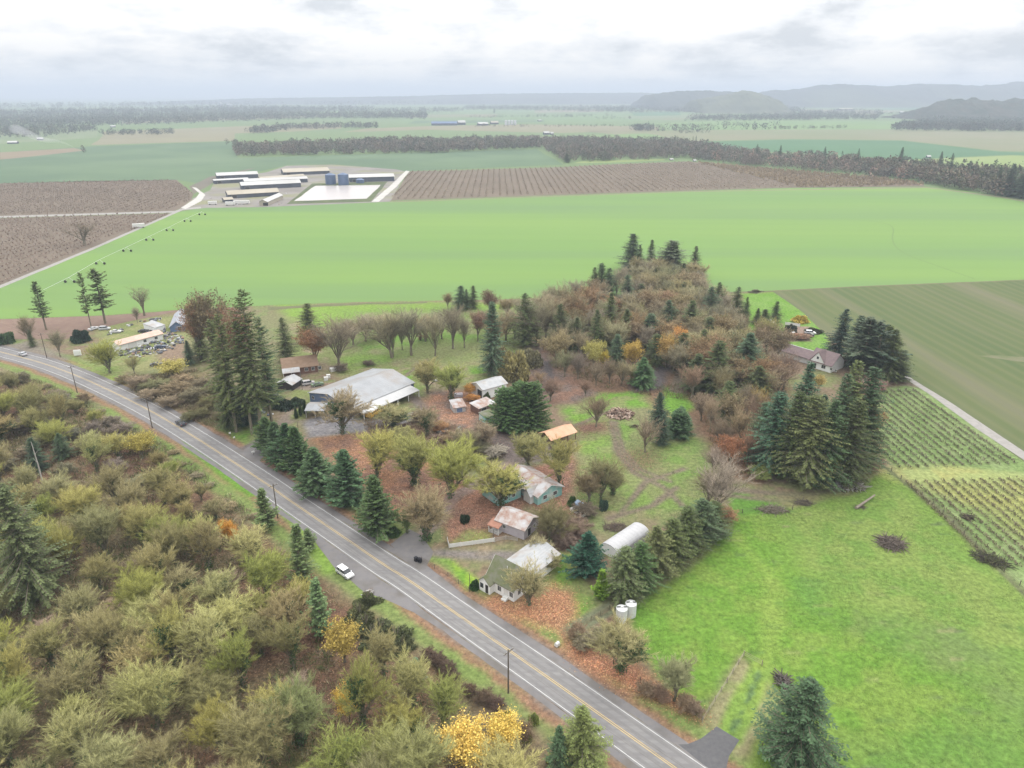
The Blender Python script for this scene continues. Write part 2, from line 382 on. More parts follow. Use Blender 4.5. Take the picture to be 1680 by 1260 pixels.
# yards and farm drives
DRV = (.165,.14,.125)
paint([(668,890),(700,872),(745,815),(790,790),(850,752),(880,722)], DRV, 1, .8, .25, (.2,.15,.13), line=2.0)
paint([(790,700),(850,700),(905,730),(900,760),(850,765),(800,745)], (.14,.115,.11), 2.5, 2.5, .2, MUD)
paint([(640,884),(676,870),(700,900),(850,905),(850,915),(790,920),(700,915),(690,926)], (.155,.14,.13), 1.2, 1, .2, (.17,.15,.12))
paint([(395,735),(420,722),(450,722),(440,745),(418,757)], (.135,.115,.11), 1, 1, 0)
paint([(500,690),(540,680),(600,690),(700,672),(720,690),(600,708),(505,718)], (.15,.145,.15), 1.5, 1.5, .1, (.21,.2,.2))
paint([(470,635),(530,625),(500,690),(440,722),(430,712),(480,670)], (.19,.155,.125), 1.5, 1.5, .1, DUL)
paint([(655,630),(700,665),(720,690),(690,680)], (.14,.115,.10), 1.5, 1.5, .1, line=None)
# leaf carpets under the roadside trees
paint([(792,978),(815,976),(845,994),(870,975),(905,958),(938,972),(942,1005),(925,1036),(885,1030),(835,1012),(800,992)], LFO, 2.2, 2.0, .95, (.33,.18,.11), ns=5)
paint([(920,1032),(940,1055),(975,1060),(1040,1085),(1075,1110),(1165,1178),(1150,1186),(1100,1160),(1040,1140),(985,1110),(945,1085),(925,1060)], (.25,.14,.095), 1.8, 1.6, .9, (.30,.155,.10))
paint([(925,1040),(1000,990),(1060,1060),(1075,1100),(1000,1070)], (.18,.15,.075), 2, 2, .5, LFB)
# pasture
PAST = [(1160,900),(1190,868),(1215,848),(1290,838),(1400,812),(1425,790),(1460,772),(1500,805),(1600,905),(1660,955),(1800,1090),(1800,1400),(1240,1400),(1235,1220),(1290,1150),(1215,1076),(1150,1180),(1075,1110),(1045,1050),(1035,1000),(1100,955)]
paint(PAST, (.10,.19,.028), 1.5, 1.2, 0, (.13,.20,.038))
paint([(1270,850),(1420,810),(1480,800),(1660,960),(1800,1100),(1700,1200),(1500,1050),(1330,950)], (.155,.20,.055), 8, 8, 0, (.11,.185,.04), .8, ns=20)
paint([(1370,1020),(1500,1005),(1640,1060),(1700,1150),(1640,1150),(1480,1080)], (.075,.15,.035), 4, 6, 0, (.1,.12,.06), .4, ns=14)
paint([(1300,950),(1340,960),(1350,1000),(1320,1000)], (.08,.17,.04), 3, 4, 0, None, .5)
paint([(1400,1220),(1700,1180),(1700,1300),(1400,1300)], (.085,.16,.04), 6, 8, 0, None, .5, ns=14)
paint([(1205,880),(1260,940),(1270,1020),(1250,1120)], (.2,.26,.06), 2.5, 1.5, 0, None, .5, line=1.5)
paint([(1010,970),(1060,945),(1120,905),(1180,855)], (.12,.075,.06), 1.2, .8, .4, line=1.6)
paint([(1035,1000),(1080,1020)], BR, 1, 1, 0, line=2)
paint([(1150,1185),(1215,1078),(1290,1150),(1210,1240)], (.17,.2,.075), 1, .8, .1, (.2,.19,.1))
paint([(1197,1205),(1222,1150),(1250,1095)], (.18,.25,.05), .7, .9, 0, (.14,.22,.045), line=2.1)
paint([(1202,1200),(1225,1152),(1247,1105)], (.08,.13,.05), .3, .6, 0, line=.35, ns=2)
for a in ([(940,1040),(1055,975)], [(930,1032),(1000,990)],):
    paint(a, (.14,.15,.09), .6, .5, 0, line=.8)
rp = random.Random(5); PW = W(PAST)
for _ in range(150):
    q_ = (rp.uniform(10, 110), rp.uniform(70, 190))
    if inpoly(np.array([q_[0]]), np.array([q_[1]]), PW)[0]:
        c_ = rp.choice([(.07,.13,.035), (.09,.12,.05), (.19,.19,.09), (.06,.11,.03), (.17,.2,.07)]); L_ = rp.uniform(.6, 4)
        paint([q_, (q_[0]+L_, q_[1]-L_*rp.uniform(-.2, .5))], c_, .5, .7, 0, None, rp.uniform(.4, .9), 1.6, world=True, line=rp.uniform(.1, .5))
# nursery ground right of the firs
paint([(1425,640),(1480,632),(1530,640),(1800,830),(1800,1060),(1640,935),(1560,850),(1440,740)], (.17,.22,.09), 1.5, 1.5, 0, (.14,.2,.07))
paint([(1440,770),(1560,765),(1800,800),(1800,850),(1600,830),(1480,790)], (.24,.27,.10), 3, 3, 0, (.28,.27,.10), .8)
paint([(1520,790),(1700,900),(1800,1000),(1800,860),(1620,800)], (.24,.25,.08), 4, 3, 0, None, .6)
paint([(1425,745),(1450,765),(1560,850),(1650,945),(1760,1050)], (.11,.12,.06), .5, .4, 0, line=.7)
# yard of the white house on the right
paint([(1215,482),(1270,478),(1320,510),(1360,545),(1362,575),(1300,575),(1230,540)], BR, 2, 1.5, 0, (.13,.22,.05))
paint([(1290,535),(1330,535),(1330,560),(1290,560)], (.2,.15,.12), 1.5, 1.5, .2)
paint([(1300,596),(1370,610),(1420,640),(1480,632),(1470,600),(1370,590)], (.17,.13,.09), 2, 2, .4)
paint([(300,722),(360,755),(420,812),(408,815),(350,775),(300,735)], BR, 1.2, 1, 0)
paint([(470,830),(540,910),(552,935),(535,940),(500,890),(460,840)], BR2, 1.2, 1, 0)
z = (fbm(X, Y, 40, 51)-.5)*0.0
Vg = np.c_[X, Y, z]
idx = np.arange(nX*nY).reshape(nY, nX)
Fg = np.stack([idx[:-1, :-1], idx[:-1, 1:], idx[1:, 1:], idx[1:, :-1]], -1).reshape(-1, 4)
gm = bpy.data.materials.new('ground_cover'); gm.use_nodes = True; T = gm.node_tree; B = T.nodes['Principled BSDF']; B.inputs['Roughness'].default_value = .95; B.inputs['Specular IOR Level'].default_value = .1
def q(ty, **k):
    n = T.nodes.new(ty)
    for a, v in k.items(): setattr(n, a, v)
    return n
at = q('ShaderNodeAttribute'); at.attribute_name = 'tint'; tcn = q('ShaderNodeTexCoord')
na = q('ShaderNodeTexNoise'); na.inputs['Scale'].default_value = .9; na.inputs['Detail'].default_value = 9; na.inputs['Roughness'].default_value = .7; T.links.new(tcn.outputs['Object'], na.inputs['Vector'])
mr = q('ShaderNodeMapRange'); mr.inputs['From Min'].default_value = .3; mr.inputs['From Max'].default_value = .7; mr.inputs['To Min'].default_value = .55; mr.inputs['To Max'].default_value = 1.45; T.links.new(na.outputs['Fac'], mr.inputs[0])
ml = q('ShaderNodeVectorMath', operation='SCALE'); T.links.new(at.outputs['Color'], ml.inputs[0]); T.links.new(mr.outputs[0], ml.inputs['Scale'])
# tufts: darker, greener rank grass in small clumps
nb = q('ShaderNodeTexNoise'); nb.inputs['Scale'].default_value = .33; nb.inputs['Detail'].default_value = 5; nb.inputs['Roughness'].default_value = .75; T.links.new(tcn.outputs['Object'], nb.inputs['Vector'])
rb = q('ShaderNodeMapRange'); rb.inputs['From Min'].default_value = .57; rb.inputs['From Max'].default_value = .70; rb.inputs['To Max'].default_value = .55; T.links.new(nb.outputs['Fac'], rb.inputs[0])
mt = q('ShaderNodeMixRGB', blend_type='MULTIPLY'); mt.inputs[2].default_value = (.42,.58,.5,1); T.links.new(rb.outputs[0], mt.inputs[0]); T.links.new(ml.outputs[0], mt.inputs[1])
# fallen leaves: half-metre drifts of single-coloured cells
vo = q('ShaderNodeTexVoronoi'); vo.inputs['Scale'].default_value = 4.2; T.links.new(tcn.outputs['Object'], vo.inputs['Vector'])
sp = q('ShaderNodeSeparateColor'); T.links.new(vo.outputs['Color'], sp.inputs[0])
lr = q('ShaderNodeValToRGB'); T.links.new(sp.outputs[0], lr.inputs[0]); lr.color_ramp.interpolation = 'CONSTANT'
e = lr.color_ramp.elements; e[0].position = 0; e[0].color = (.62,.56,.52,1); e[1].position = .86; e[1].color = (1.75,1.65,1.6,1)
for p_, c_ in ((.22, (1.0,.9,.85,1)), (.45, (1.25,1.15,1.1,1)), (.62, (.75,.68,.62,1)), (.74, (1.5,1.2,.9,1))): k = e.new(p_); k.color = c_
mlf = q('ShaderNodeMixRGB', blend_type='MULTIPLY'); T.links.new(at.outputs['Alpha'], mlf.inputs[0]); T.links.new(mt.outputs[0], mlf.inputs[1]); T.links.new(lr.outputs[0], mlf.inputs[2])
T.links.new(mlf.outputs[0], B.inputs['Base Color'])
bp = q('ShaderNodeBump'); bp.inputs['Strength'].default_value = .5; bp.inputs['Distance'].default_value = .3; T.links.new(na.outputs['Fac'], bp.inputs['Height']); T.links.new(bp.outputs[0], B.inputs['Normal'])
o = link('ground', mesh_np('ground', Vg, Fg, [gm], tint=np.c_[col, leaf])); o['kind'] = 'structure'

# ------------------------------------------------------------------ road, pull-outs, lanes
asph = mat('asphalt', (.175,.17,.17), (.22,.215,.21), .5, .85, .25, .15, stretch=(math.radians(44), .12, 1.6), c3=(.16,.155,.155), scale3=.6)
asph_old = mat('old_asphalt', (.15,.145,.15), (.18,.17,.165), .7, .9, .2, .2, c3=(.13,.12,.11), scale3=.15)
asph_new = mat('dark_asphalt', (.085,.085,.09), (.11,.108,.11), 1.2, .85, .25, .15)
white_p = mat('road_paint_white', (.50,.50,.49), (.64,.64,.62), .8, .7); yel_p = mat('road_paint_yellow', (.56,.42,.17), (.46,.34,.15), 2, .7)
strip(-3.8, 3.8, .03, 'road', asph, .12, nx=3)
road_shoulder = strip(-5.2, -3.9, .012, 'road_shoulder', asph_old, .35); strip(3.9, 5.5, .012, 'road_shoulder', asph_old, .4)
strip(-3.47, -3.37, .045, 'edge_line', white_p); strip(3.37, 3.47, .045, 'edge_line', white_p)
strip(-.24, -.12, .045, 'centre_line', yel_p); strip(.12, .24, .045, 'centre_line', yel_p)
for o_ in (-1.9, 1.9):
    for k_ in (-.75, .75):
        strip(o_+k_-.28, o_+k_+.28, .037, 'wheel_track', mat('worn_asphalt', (.145,.14,.14), (.18,.175,.17), .6, .8, .3), .15)
sheet('pull_out', [(487,852),(530,885),(613,944),(700,1006),(745,1040),(720,1032),(680,1005),(620,980),(600,975),(575,955),(552,935),(530,905)], .02, asph_old, .5, 2)
sheet('driveway', [(640,893),(672,868),(690,878),(712,905),(700,932),(690,944)], .02, asph_old, .4, 2)
sheet('paved_apron', [(688,942),(700,925),(745,965),(790,1000),(770,1003)], .016, asph_old, .4, 2)
sheet('driveway', [(1112,1221),(1128,1221),(1150,1212),(1176,1192),(1213,1214),(1196,1240),(1190,1268),(1180,1275)], .02, asph_new, .12, 1.2)
sheet('driveway', [(392,743),(425,722),(448,722),(436,742),(420,762)], .02, asph_old, .4, 2)
gravel = mat('gravel', (.23,.22,.205), (.30,.285,.265), .5, .95); pale_gravel = mat('pale_gravel', (.36,.35,.33), (.46,.44,.41), .1, .95)
# ------------------------------------------------------------------ fields
gf = mat('young_grass', (.128,.218,.064), (.150,.238,.064), .008, .9, .1, .1, stretch=(math.radians(3), .12, 1.4), c3=(.122,.198,.076), scale3=.007,
         wave=(math.radians(92), 27, .10, (.11,.17,.06), 6.0))
sheet('green_field', [(-60,500),(0,471),(150,410),(292,348),(330,341),(430,340),(500,337),(640,331),(800,325),(1130,314),(1300,309),(1520,307),(1600,315),(1680,330),(1900,370),(2100,440),(1900,452),(1680,459),(1400,470),(1268,477),(1165,480),(1000,485),(800,492),(640,494),(560,497),(460,500),(300,508),(180,517),(0,523),(-100,527)], .04, gf, .8, 5)
sheet('field_margin', [(440,504),(560,498),(700,495),(702,497.5),(600,499.5),(530,503),(440,509)], .06, mat('rank_margin', (.10,.115,.055), (.14,.13,.07), .3, .95), .8, 2)
sheet('field_margin', [(1165,479.5),(1268,477),(1400,470),(1680,459),(1900,452),(1900,453.5),(1680,460.5),(1400,471.5),(1268,478.5),(1165,481)], .065, mat('rank_margin', (0,0,0)), .5, 3)
sheet('field_margin', [(640,331),(1130,314),(1520,307),(1640,322),(1900,368),(1900,371),(1640,324),(1520,308.3),(1130,315),(640,332)], .065, mat('pale_margin', (.20,.18,.12), (.16,.17,.09), .1, .95), .8, 5)
trk = sm_line(W([(1300,360),(1380,358),(1445,364),(1468,372),(1462,395),(1478,415),(1540,437),(1600,458)]), 4, 2)
tt = np.gradient(trk, axis=0); tt /= np.linalg.norm(tt, axis=1)[:, None]; tnm = np.stack([-tt[:, 1], tt[:, 0]], 1)
V_ = np.concatenate([np.c_[trk-tnm*.45, np.full(len(trk), .055)], np.c_[trk+tnm*.45, np.full(len(trk), .055)]]); n_ = len(trk)
link('wheel_track', mesh_np('wheel_track', V_, [(i, i+1, n_+i+1, n_+i) for i in range(n_-1)], [mat('track_green', (.10,.16,.055), (.13,.2,.06), .5, .95)]))['kind'] = 'structure'
sheet('crop_field', [(1268,478),(1400,471),(1680,460),(1900,453),(2300,445),(2300,1000),(1800,860),(1680,758),(1600,700),(1520,643),(1482,620),(1440,590),(1365,560),(1320,515)], .05,
      mat('winter_crop', (.07,.10,.04), (.098,.118,.048), .02, .95, .1, .2, stretch=(math.radians(-2), 1.6, .10), c3=(.125,.125,.075), scale3=.03, wave=(math.radians(-2), 6, .35, (.14,.14,.07), 2)), .6, 4)
sheet('bare_soil_patch', [(1600,583),(1640,582),(1700,589),(1700,596),(1650,590)], .06, mat('bare_soil', (.15,.145,.09), (.10,.12,.05), .12, .95), 2.2, 2)
sheet('ploughed_strip', [(-100,528),(0,524),(180,518),(300,509),(262,517),(200,530),(130,547),(110,556),(60,557),(0,556),(-150,560)], .05, mat('plough', (.17,.115,.095), (.20,.145,.11), .3, .95, .1, .3), .7, 3)
sheet('gravel_lane', [(1478,617),(1484,614),(1560,661),(1700,754),(1860,862),(1860,876),(1680,755),(1600,702),(1520,644)], .07, gravel, .25, 3)
def fm(name, a, b, sc=.01, **k): return mat(name, a, b, sc, .95, .05, **k)
brown = fm('orchard_soil', (.13,.105,.08), (.16,.13,.10), .02); teal = fm('dark_crop', (.085,.13,.08), (.10,.15,.085), .006, c3=(.12,.17,.10), scale3=.003)
sheet('orchard_ground', [(640,329),(672,281),(760,279),(900,275),(1000,270),(1130,265),(1300,281),(1430,291),(1515,301),(1518,306),(1300,308),(1130,313),(800,324)], .05, brown, 1, 8)
sheet('orchard_ground', [(-300,316),(0,301),(150,297),(290,295),(318,318),(312,333),(285,347),(0,355),(-300,362)], .05, brown, 1, 8)
sheet('orchard_ground', [(-300,366),(0,358),(285,350),(150,408),(0,468),(-300,600)], .05, brown, 1, 8)
sheet('farm_track', [(-300,362),(0,354.5),(287,346),(300,342),(330,339),(330,342),(300,345),(270,358),(150,411),(60,448),(0,473),(-60,500),(-70,498),(0,468),(150,407),(283,349),(0,357.5),(-300,366)], .07, gravel, .5, 5)
sheet('farm_yard', [(292,345),(318,325),(345,312),(352,298),(440,282),(470,272),(545,270),(650,278),(668,282),(640,331),(500,337),(430,340),(340,341)], .06, fm('yard_gravel', (.17,.155,.14), (.24,.225,.21), .03, c3=(.2,.2,.12), scale3=.02), 1, 6)
sheet('white_lane', [(297,341),(322,325),(327,317),(315,307),(322,308),(337,320),(330,330),(305,343)], .09, pale_gravel, .5, 4)
sheet('white_lane', [(610,331),(640,305),(666,280),(672,281),(652,305),(622,331)], .09, pale_gravel, .5, 4)
sheet('pond_bank', [(470,335),(512,301),(636,298),(608,331)], .08, fm('bank', (.07,.085,.05), (.11,.13,.06), .05), 1, 6)
pm = mat('pond_water', (.44,.40,.38), (.40,.37,.355), .01, .25, .5)
sheet('pond_water', [(482,330),(517,305),(625,303.5),(601,326)], .12, pm, 1, 6)
sheet('dark_field', [(-600,315),(-600,245),(0,250),(150,240),(385,232),(390,259),(640,252),(880,245),(925,270),(665,281),(640,279),(545,270),(470,271),(345,300),(318,300),(290,295),(0,301)], .05, teal, 3, 12)
sheet('bare_field', [(310,306),(345,290),(420,275),(350,300),(318,318)], .07, fm('grey_soil', (.13,.12,.10), (.16,.14,.11)), 2, 8)
sheet('bare_field', [(-600,262),(-600,245),(0,250),(120,243),(140,247),(60,256),(0,262)], .07, fm('tan_soil', (.19,.15,.11), (.2,.17,.11)), 3, 12)
sheet('stubble_field', [(165,227),(170,216),(400,207),(560,203),(560,211),(480,216),(385,219),(385,231),(150,238)], .08, fm('stubble', (.18,.165,.11), (.20,.19,.12), .004), 3, 12)
sheet('stubble_field', [(560,217),(600,211),(700,207),(860,204),(1080,208),(1080,214),(920,218),(700,213)], .08, fm('stubble'.replace('s','s'), (.23,.2,.13), (.25,.23,.14)), 3, 14)
sheet('green_field', [(640,200),(700,190),(860,187),(1130,184),(1350,186),(1500,194),(1120,197),(860,203),(720,206)], .07, fm('far_green', (.12,.18,.085), (.14,.2,.09), .003), 4, 20)
sheet('green_field', [(1060,203),(1200,198),(1500,199),(1560,206),(1480,212),(1300,213),(1120,213)], .08, fm('far_green2', (.13,.2,.085), (.15,.22,.09), .003), 4, 20)
sheet('stubble_field', [(960,216),(1120,214),(1500,212),(1900,214),(1900,252),(1640,248),(1480,230),(1300,228),(1130,232)], .08, fm('fallow', (.16,.175,.10), (.195,.18,.125), .004, c3=(.14,.17,.085), scale3=.002), 3, 14)
sheet('dark_field', [(1130,233),(1300,229),(1480,231),(1640,249),(1900,258),(1900,262),(1660,254),(1480,262),(1420,258),(1300,250),(1180,247)], .09, fm('dark_green', (.07,.14,.075), (.08,.155,.08), .004), 3, 14)
sheet('green_field', [(1480,263),(1660,255),(1900,262),(1900,290),(1680,276),(1590,276)], .10, fm('strip_green', (.17,.23,.08), (.21,.25,.11), .01), 3, 10)
sheet('green_field', [(940,268),(960,263.5),(1090,261),(1090,263),(1000,267)], .10, MATS['strip_green'], 2, 8)
sheet('green_field', [(950,222),(1060,219),(1080,222),(1100,228),(980,229)], .10, MATS['far_green2'], 2, 10)
sheet('green_field', [(-400,222),(0,216),(160,213),(160,226),(0,236),(-400,240)], .09, fm('far_olive', (.14,.18,.10), (.17,.2,.12), .003), 3, 20)
sheet('stubble_field', [(200,195),(420,190),(560,186),(560,190),(420,196),(200,203)], .09, fm('stubble', 0, 0), 3, 30)
sheet('green_field', [(430,186),(560,182),(600,181),(600,184),(480,190)], .10, MATS['far_green2'], 3, 30)
sheet('green_field', [(1240,172),(1400,169),(1540,170),(1540,176),(1300,178)], .10, MATS['far_green2'], 3, 60)
sheet('stubble_field', [(1100,180),(1300,179),(1500,182),(1400,186),(1150,185)], .10, MATS['stubble'], 3, 40)
for q_ in ([(600,186),(800,179),(1000,177),(1000,180),(760,187)], [(900,172),(1060,171),(1050,173),(900,175)], [(-300,200),(60,196),(100,199),(-300,208)]):
    sheet('green_field', q_, .09, MATS['far_green'], 3, 40)

# ------------------------------------------------------------------ hills: real ranges at real distances
def ridge(name, pts, dist, depth, m, seed, RG=14):
    """pts: (photo x, photo y of the crest); the crest stands `dist` metres away"""
    xs = np.array([p[0] for p in pts]); ys = np.array([p[1] for p in pts])
    n = 420; nr = 30; px = np.linspace(xs[0], xs[-1], n); cy = np.interp(px, xs, ys)
    v = (cy-630)/FPX; d = math.sin(PITCH)+v*math.cos(PITCH); f = math.cos(PITCH)-v*math.sin(PITCH)
    hz = CAMH-dist*d/f; V = []
    ex = np.sin(np.pi*np.clip(np.minimum(np.linspace(0, 1, n), 1-np.linspace(0, 1, n))*8, 0, .5))
    for j in range(nr):
        s = j/(nr-1); prof = math.sin(math.pi*s)**1.5 if 0 < s < 1 else 0
        Yd = dist+(s-.5)*depth; Xw = (px-840)/FPX/f*dist
        h = hz*ex*prof*(1+.22*(fbm(Xw, np.full(n, Yd), dist*.06, seed)-.5)*(prof < .98))+((fbm(Xw, np.full(n, Yd), dist*.02, seed+3)-.5)*abs(hz.mean())*.22+(fbm(Xw, np.full(n, Yd), 26, seed+9, 2)-.5)*RG)*min(1, prof*2)
        V.append(np.c_[Xw, np.full(n, Yd)+(fbm(Xw, Xw*0+s*900, dist*.08, seed+5)-.5)*depth*.12, np.maximum(h, -2) if prof else np.full(n, -3.)])
    V = np.concatenate(V); I = np.arange(n*nr).reshape(nr, n)
    F = np.stack([I[:-1, :-1], I[:-1, 1:], I[1:, 1:], I[1:, :-1]], -1).reshape(-1, 4)
    me = mesh_np(name, V, F, [m]); me.polygons.foreach_set('use_smooth', [True]*len(F)); o = link(name, me); o['kind'] = 'structure'
hm = mat('wooded_hill', (.03,.042,.035), (.055,.06,.045), .012, .95, .05, c3=(.08,.095,.055), scale3=.0012)
hm2 = mat('near_wooded_hill', (.03,.045,.03), (.065,.06,.045), .02, .95, .05)
ridge('hills', [(-300,178),(0,179),(100,176),(230,170),(290,166),(400,162),(520,160),(660,158),(800,154),(900,153),(1060,152),(1150,158)], 9500, 2500, hm, 2)
ridge('hills', [(1050,158),(1110,150),(1150,148),(1200,151),(1250,158)], 6000, 1800, hm, 8)
ridge('hills', [(1160,161),(1240,153),(1300,146),(1340,141),(1380,138.5),(1440,143),(1500,138),(1530,139),(1600,141),(1680,135),(1800,131),(1950,142)], 7300, 2100, hm, 4)
ridge('hills', [(1130,166),(1180,158),(1210,151),(1226,149),(1245,153),(1275,164)], 4700, 900, mat('grass_hill', (.10,.11,.06), (.05,.06,.035), .01, .95), 6)
ridge('hills', [(1490,190),(1530,176),(1565,164),(1600,164),(1640,167),(1700,163),(1850,160),(1990,175)], 3300, 700, hm2, 12, 26)
# ------------------------------------------------------------------ tree prototypes
def segs_mesh(sg, k=3, tip=False):
    """sg rows: p0(3) p1(3) r0 r1 tint -> tapered prisms"""
    a = np.asarray(sg, float); p0, p1, r0, r1 = a[:, :3], a[:, 3:6], a[:, 6], a[:, 7]
    d = p1-p0; d /= np.linalg.norm(d, axis=1)[:, None]+1e-9
    ref = np.where(np.abs(d[:, 2:3]) < .9, [[0, 0, 1.]], [[1., 0, 0]]); u = np.cross(d, ref); u /= np.linalg.norm(u, axis=1)[:, None]; v = np.cross(d, u)
    n = len(a); V = []; 
    for p, r in ((p0, r0), (p1, r1)):
        if p is p1 and tip: V.append(p1[:, None]); continue
        V.append(np.stack([p+(u*math.cos(2*math.pi*i/k)+v*math.sin(2*math.pi*i/k))*r[:, None] for i in range(k)], 1))
    V = np.concatenate(V, 1); m = V.shape[1]; base = np.arange(n)[:, None]*m; F = []
    if tip:
        for i in range(k): F.append(np.concatenate([base+i, base+(i+1) % k, base+k], 1))
    else:
        for i in range(k): F.append(np.concatenate([base+i, base+(i+1) % k, base+k+(i+1) % k, base+k+i], 1))
    t = np.repeat(a[:, 8], m)
    return V.reshape(-1, 3), np.stack(F, 1).reshape(-1, F[0].shape[1]), t
def rot(d, ax, ang):
    c, s = math.cos(ang), math.sin(ang); return d*c+np.cross(ax, d)*s+ax*np.dot(ax, d)*(1-c)
def nrm(v): return v/(np.linalg.norm(v)+1e-9)
def cone_dir(d, ang, az):
    o = nrm(np.cross(d, [0, 0, 1.] if abs(d[2]) < .9 else [1., 0, 0])); return nrm(rot(rot(d, o, ang), d, az))
def gen_bare(seed, H=10., R=4., fork=.2, nl=6, up=.5, ntw=8, twl=1.1, dens=1.0, tr=.24, twr=.022, ta=(.25, .85), ba=(.45, 1.0), tup=.12):
    r = random.Random(seed); th = []; tw = []; tips = []
    top = np.array([r.uniform(-.2, .2), r.uniform(-.2, .2), fork*H]); p = np.zeros(3)
    th.append([*p, *(top*.5), tr*1.3, tr*1.05, 1]); th.append([*(top*.5), *top, tr*1.05, tr*.9, 1])
    def branch(p, d, L, rad, lvl):
        n = 4 if lvl == 0 else 3 if lvl == 1 else 2; q = p
        for i in range(n):
            d = nrm(d+np.array([r.uniform(-.16, .16), r.uniform(-.16, .16), (.10 if lvl == 0 else .07)*up*2]))
            e = q+d*L/n; ra = rad*(1-i/n*.65); rb = rad*(1-(i+1)/n*.65)
            (th if lvl < 2 else tw).append([*q, *e, ra, rb, r.uniform(.7, 1.1)])
            if lvl < 2:
                for c in range(3 if lvl == 0 else 2):
                    if r.random() < dens and (i > 0 or lvl > 0):
                        branch(e if c else (q+e)/2, cone_dir(d, r.uniform(*ba), r.uniform(0, 6.28)), L*r.uniform(.36, .55), rb*.6, lvl+1)
            if lvl >= 1:
                for c in range(ntw if lvl == 2 else ntw//3):
                    s = q+(e-q)*r.random(); dd = nrm(cone_dir(d, r.uniform(*ta), r.uniform(0, 6.28))+np.array([0, 0, tup]))
                    l = twl*r.uniform(.5, 1.25); tips.append(s+dd*l*.8)
                    tw.append([*s, *(s+dd*l), twr*r.uniform(.8, 1.5), .004, r.uniform(.55, 1.5)])
            q = e
        if lvl == 0: branch(q, d, L*.4, rad*.35, 2)
    for i in range(nl):
        a = i*2*math.pi/nl+r.uniform(-.4, .4); inc = r.uniform(.3, 1.0)*(1.25 if i % 2 else .75)
        rr = math.atan2(R*.9, H*(1-fork))*inc
        dd = np.array([math.cos(a)*math.sin(rr), math.sin(a)*math.sin(rr), math.cos(rr)])
        branch(top*(1-r.uniform(0, .25)), dd, H*(1-fork)*r.uniform(.70, .84)*(1-.12*abs(math.sin(rr))), tr*.62, 0)
    return th, tw, np.array(tips)
def kites(c, d, L, Wd, rnd, nz=None):
    """leaf-like four-cornered blades: centre base c, direction d"""
    n = len(c); d = d/(np.linalg.norm(d, axis=1)[:, None]+1e-9)
    a = nz if nz is not None else rnd.normal(size=(n, 3)); s = np.cross(d, a); s /= np.linalg.norm(s, axis=1)[:, None]+1e-9
    L = L[:, None]; Wd = Wd[:, None]; m = c+d*L*.45
    V = np.stack([c, m+s*Wd*.5, c+d*L, m-s*Wd*.5], 1).reshape(-1, 3)
    return V, np.arange(n*4).reshape(n, 4)
bark = mat('bark', (.13,.115,.085), (.20,.18,.13), 2, .95, .1, .3, objcol=True)
twig = mat('twigs', (1,1,1), (.8,.8,.8), .4, .95, .1, attr=True, objcol=True)
leafm = mat('leaves', (1,1,1), (.8,.8,.8), .4, .8, .2, attr=True, objcol=True)
needle = mat('needles', (1,1,1), (.75,.8,.8), .35, .8, .2, attr=True, objcol=True)
ivym = mat('ivy_leaves', (.03,.065,.02), (.055,.10,.03), 1.5, .6, .3)
def fix4(F): return np.c_[F, F[:, 2]] if F.shape[1] == 3 else F
def join(parts):
    V = []; F = []; T = []; M = []; o = 0
    for v, f, t, m in parts: V.append(v); F.append(f+o); T.append(t); M.append(np.full(len(f), m)); o += len(v)
    return np.concatenate(V), np.concatenate(F), np.concatenate(T), np.concatenate(M)
PROTO = {}
def proto_bare(key, seed, leafn=0, leafs=.3, ivy=0, **k):
    th, tw, tips = gen_bare(seed, **k); rs = np.random.RandomState(seed)
    v, f, t = segs_mesh(th, 5); tm = mesh_np('trunk', v, f, [bark])
    a = np.asarray(tw, float); v, f, t = segs_mesh(tw, 3, True); parts = [(v, f, t, 0)]
    if leafn:
        i = rs.randint(0, len(tips), leafn); c = tips[i]+rs.normal(size=(leafn, 3))*.35; d = rs.normal(size=(leafn, 3)); d[:, 2] -= .3
        vv, ff = kites(c, d, leafs*rs.uniform(.6, 1.3, leafn), leafs*.8*rs.uniform(.6, 1.3, leafn), rs)
        f3 = np.concatenate([ff[:, [0, 1, 2]], ff[:, [0, 2, 3]]]); parts.append((vv, f3, np.repeat(rs.uniform(.55, 1.5, leafn), 4), 1))
    V, F, T, M = join(parts)
    cm = mesh_np('crown', V, F, [twig, leafm], M, np.repeat(T[:, None], 3, 1))
    pr = {'h': max(v[:, 2].max() for v in [V]), 'r': np.percentile(np.hypot(V[:, 0], V[:, 1]), 96), 'parts': [('trunk', tm, None), ('crown', cm, 'c')]}
    if ivy:
        n = ivy; z = rs.uniform(0, .45, n)*pr['h']; sgm = np.asarray(th)[:8*4]; j = rs.randint(0, min(len(th), 26), n); s = np.asarray(th)[j]; u = rs.rand(n, 1)
        c = s[:, :3]*(1-u)+s[:, 3:6]*u+rs.normal(size=(n, 3))*.38; d = rs.normal(size=(n, 3))
        vv, ff = kites(c, d, np.full(n, .28), np.full(n, .26), rs); pr['parts'].append(('ivy', mesh_np('ivy', vv, ff, [ivym]), None))
    PROTO[key] = pr
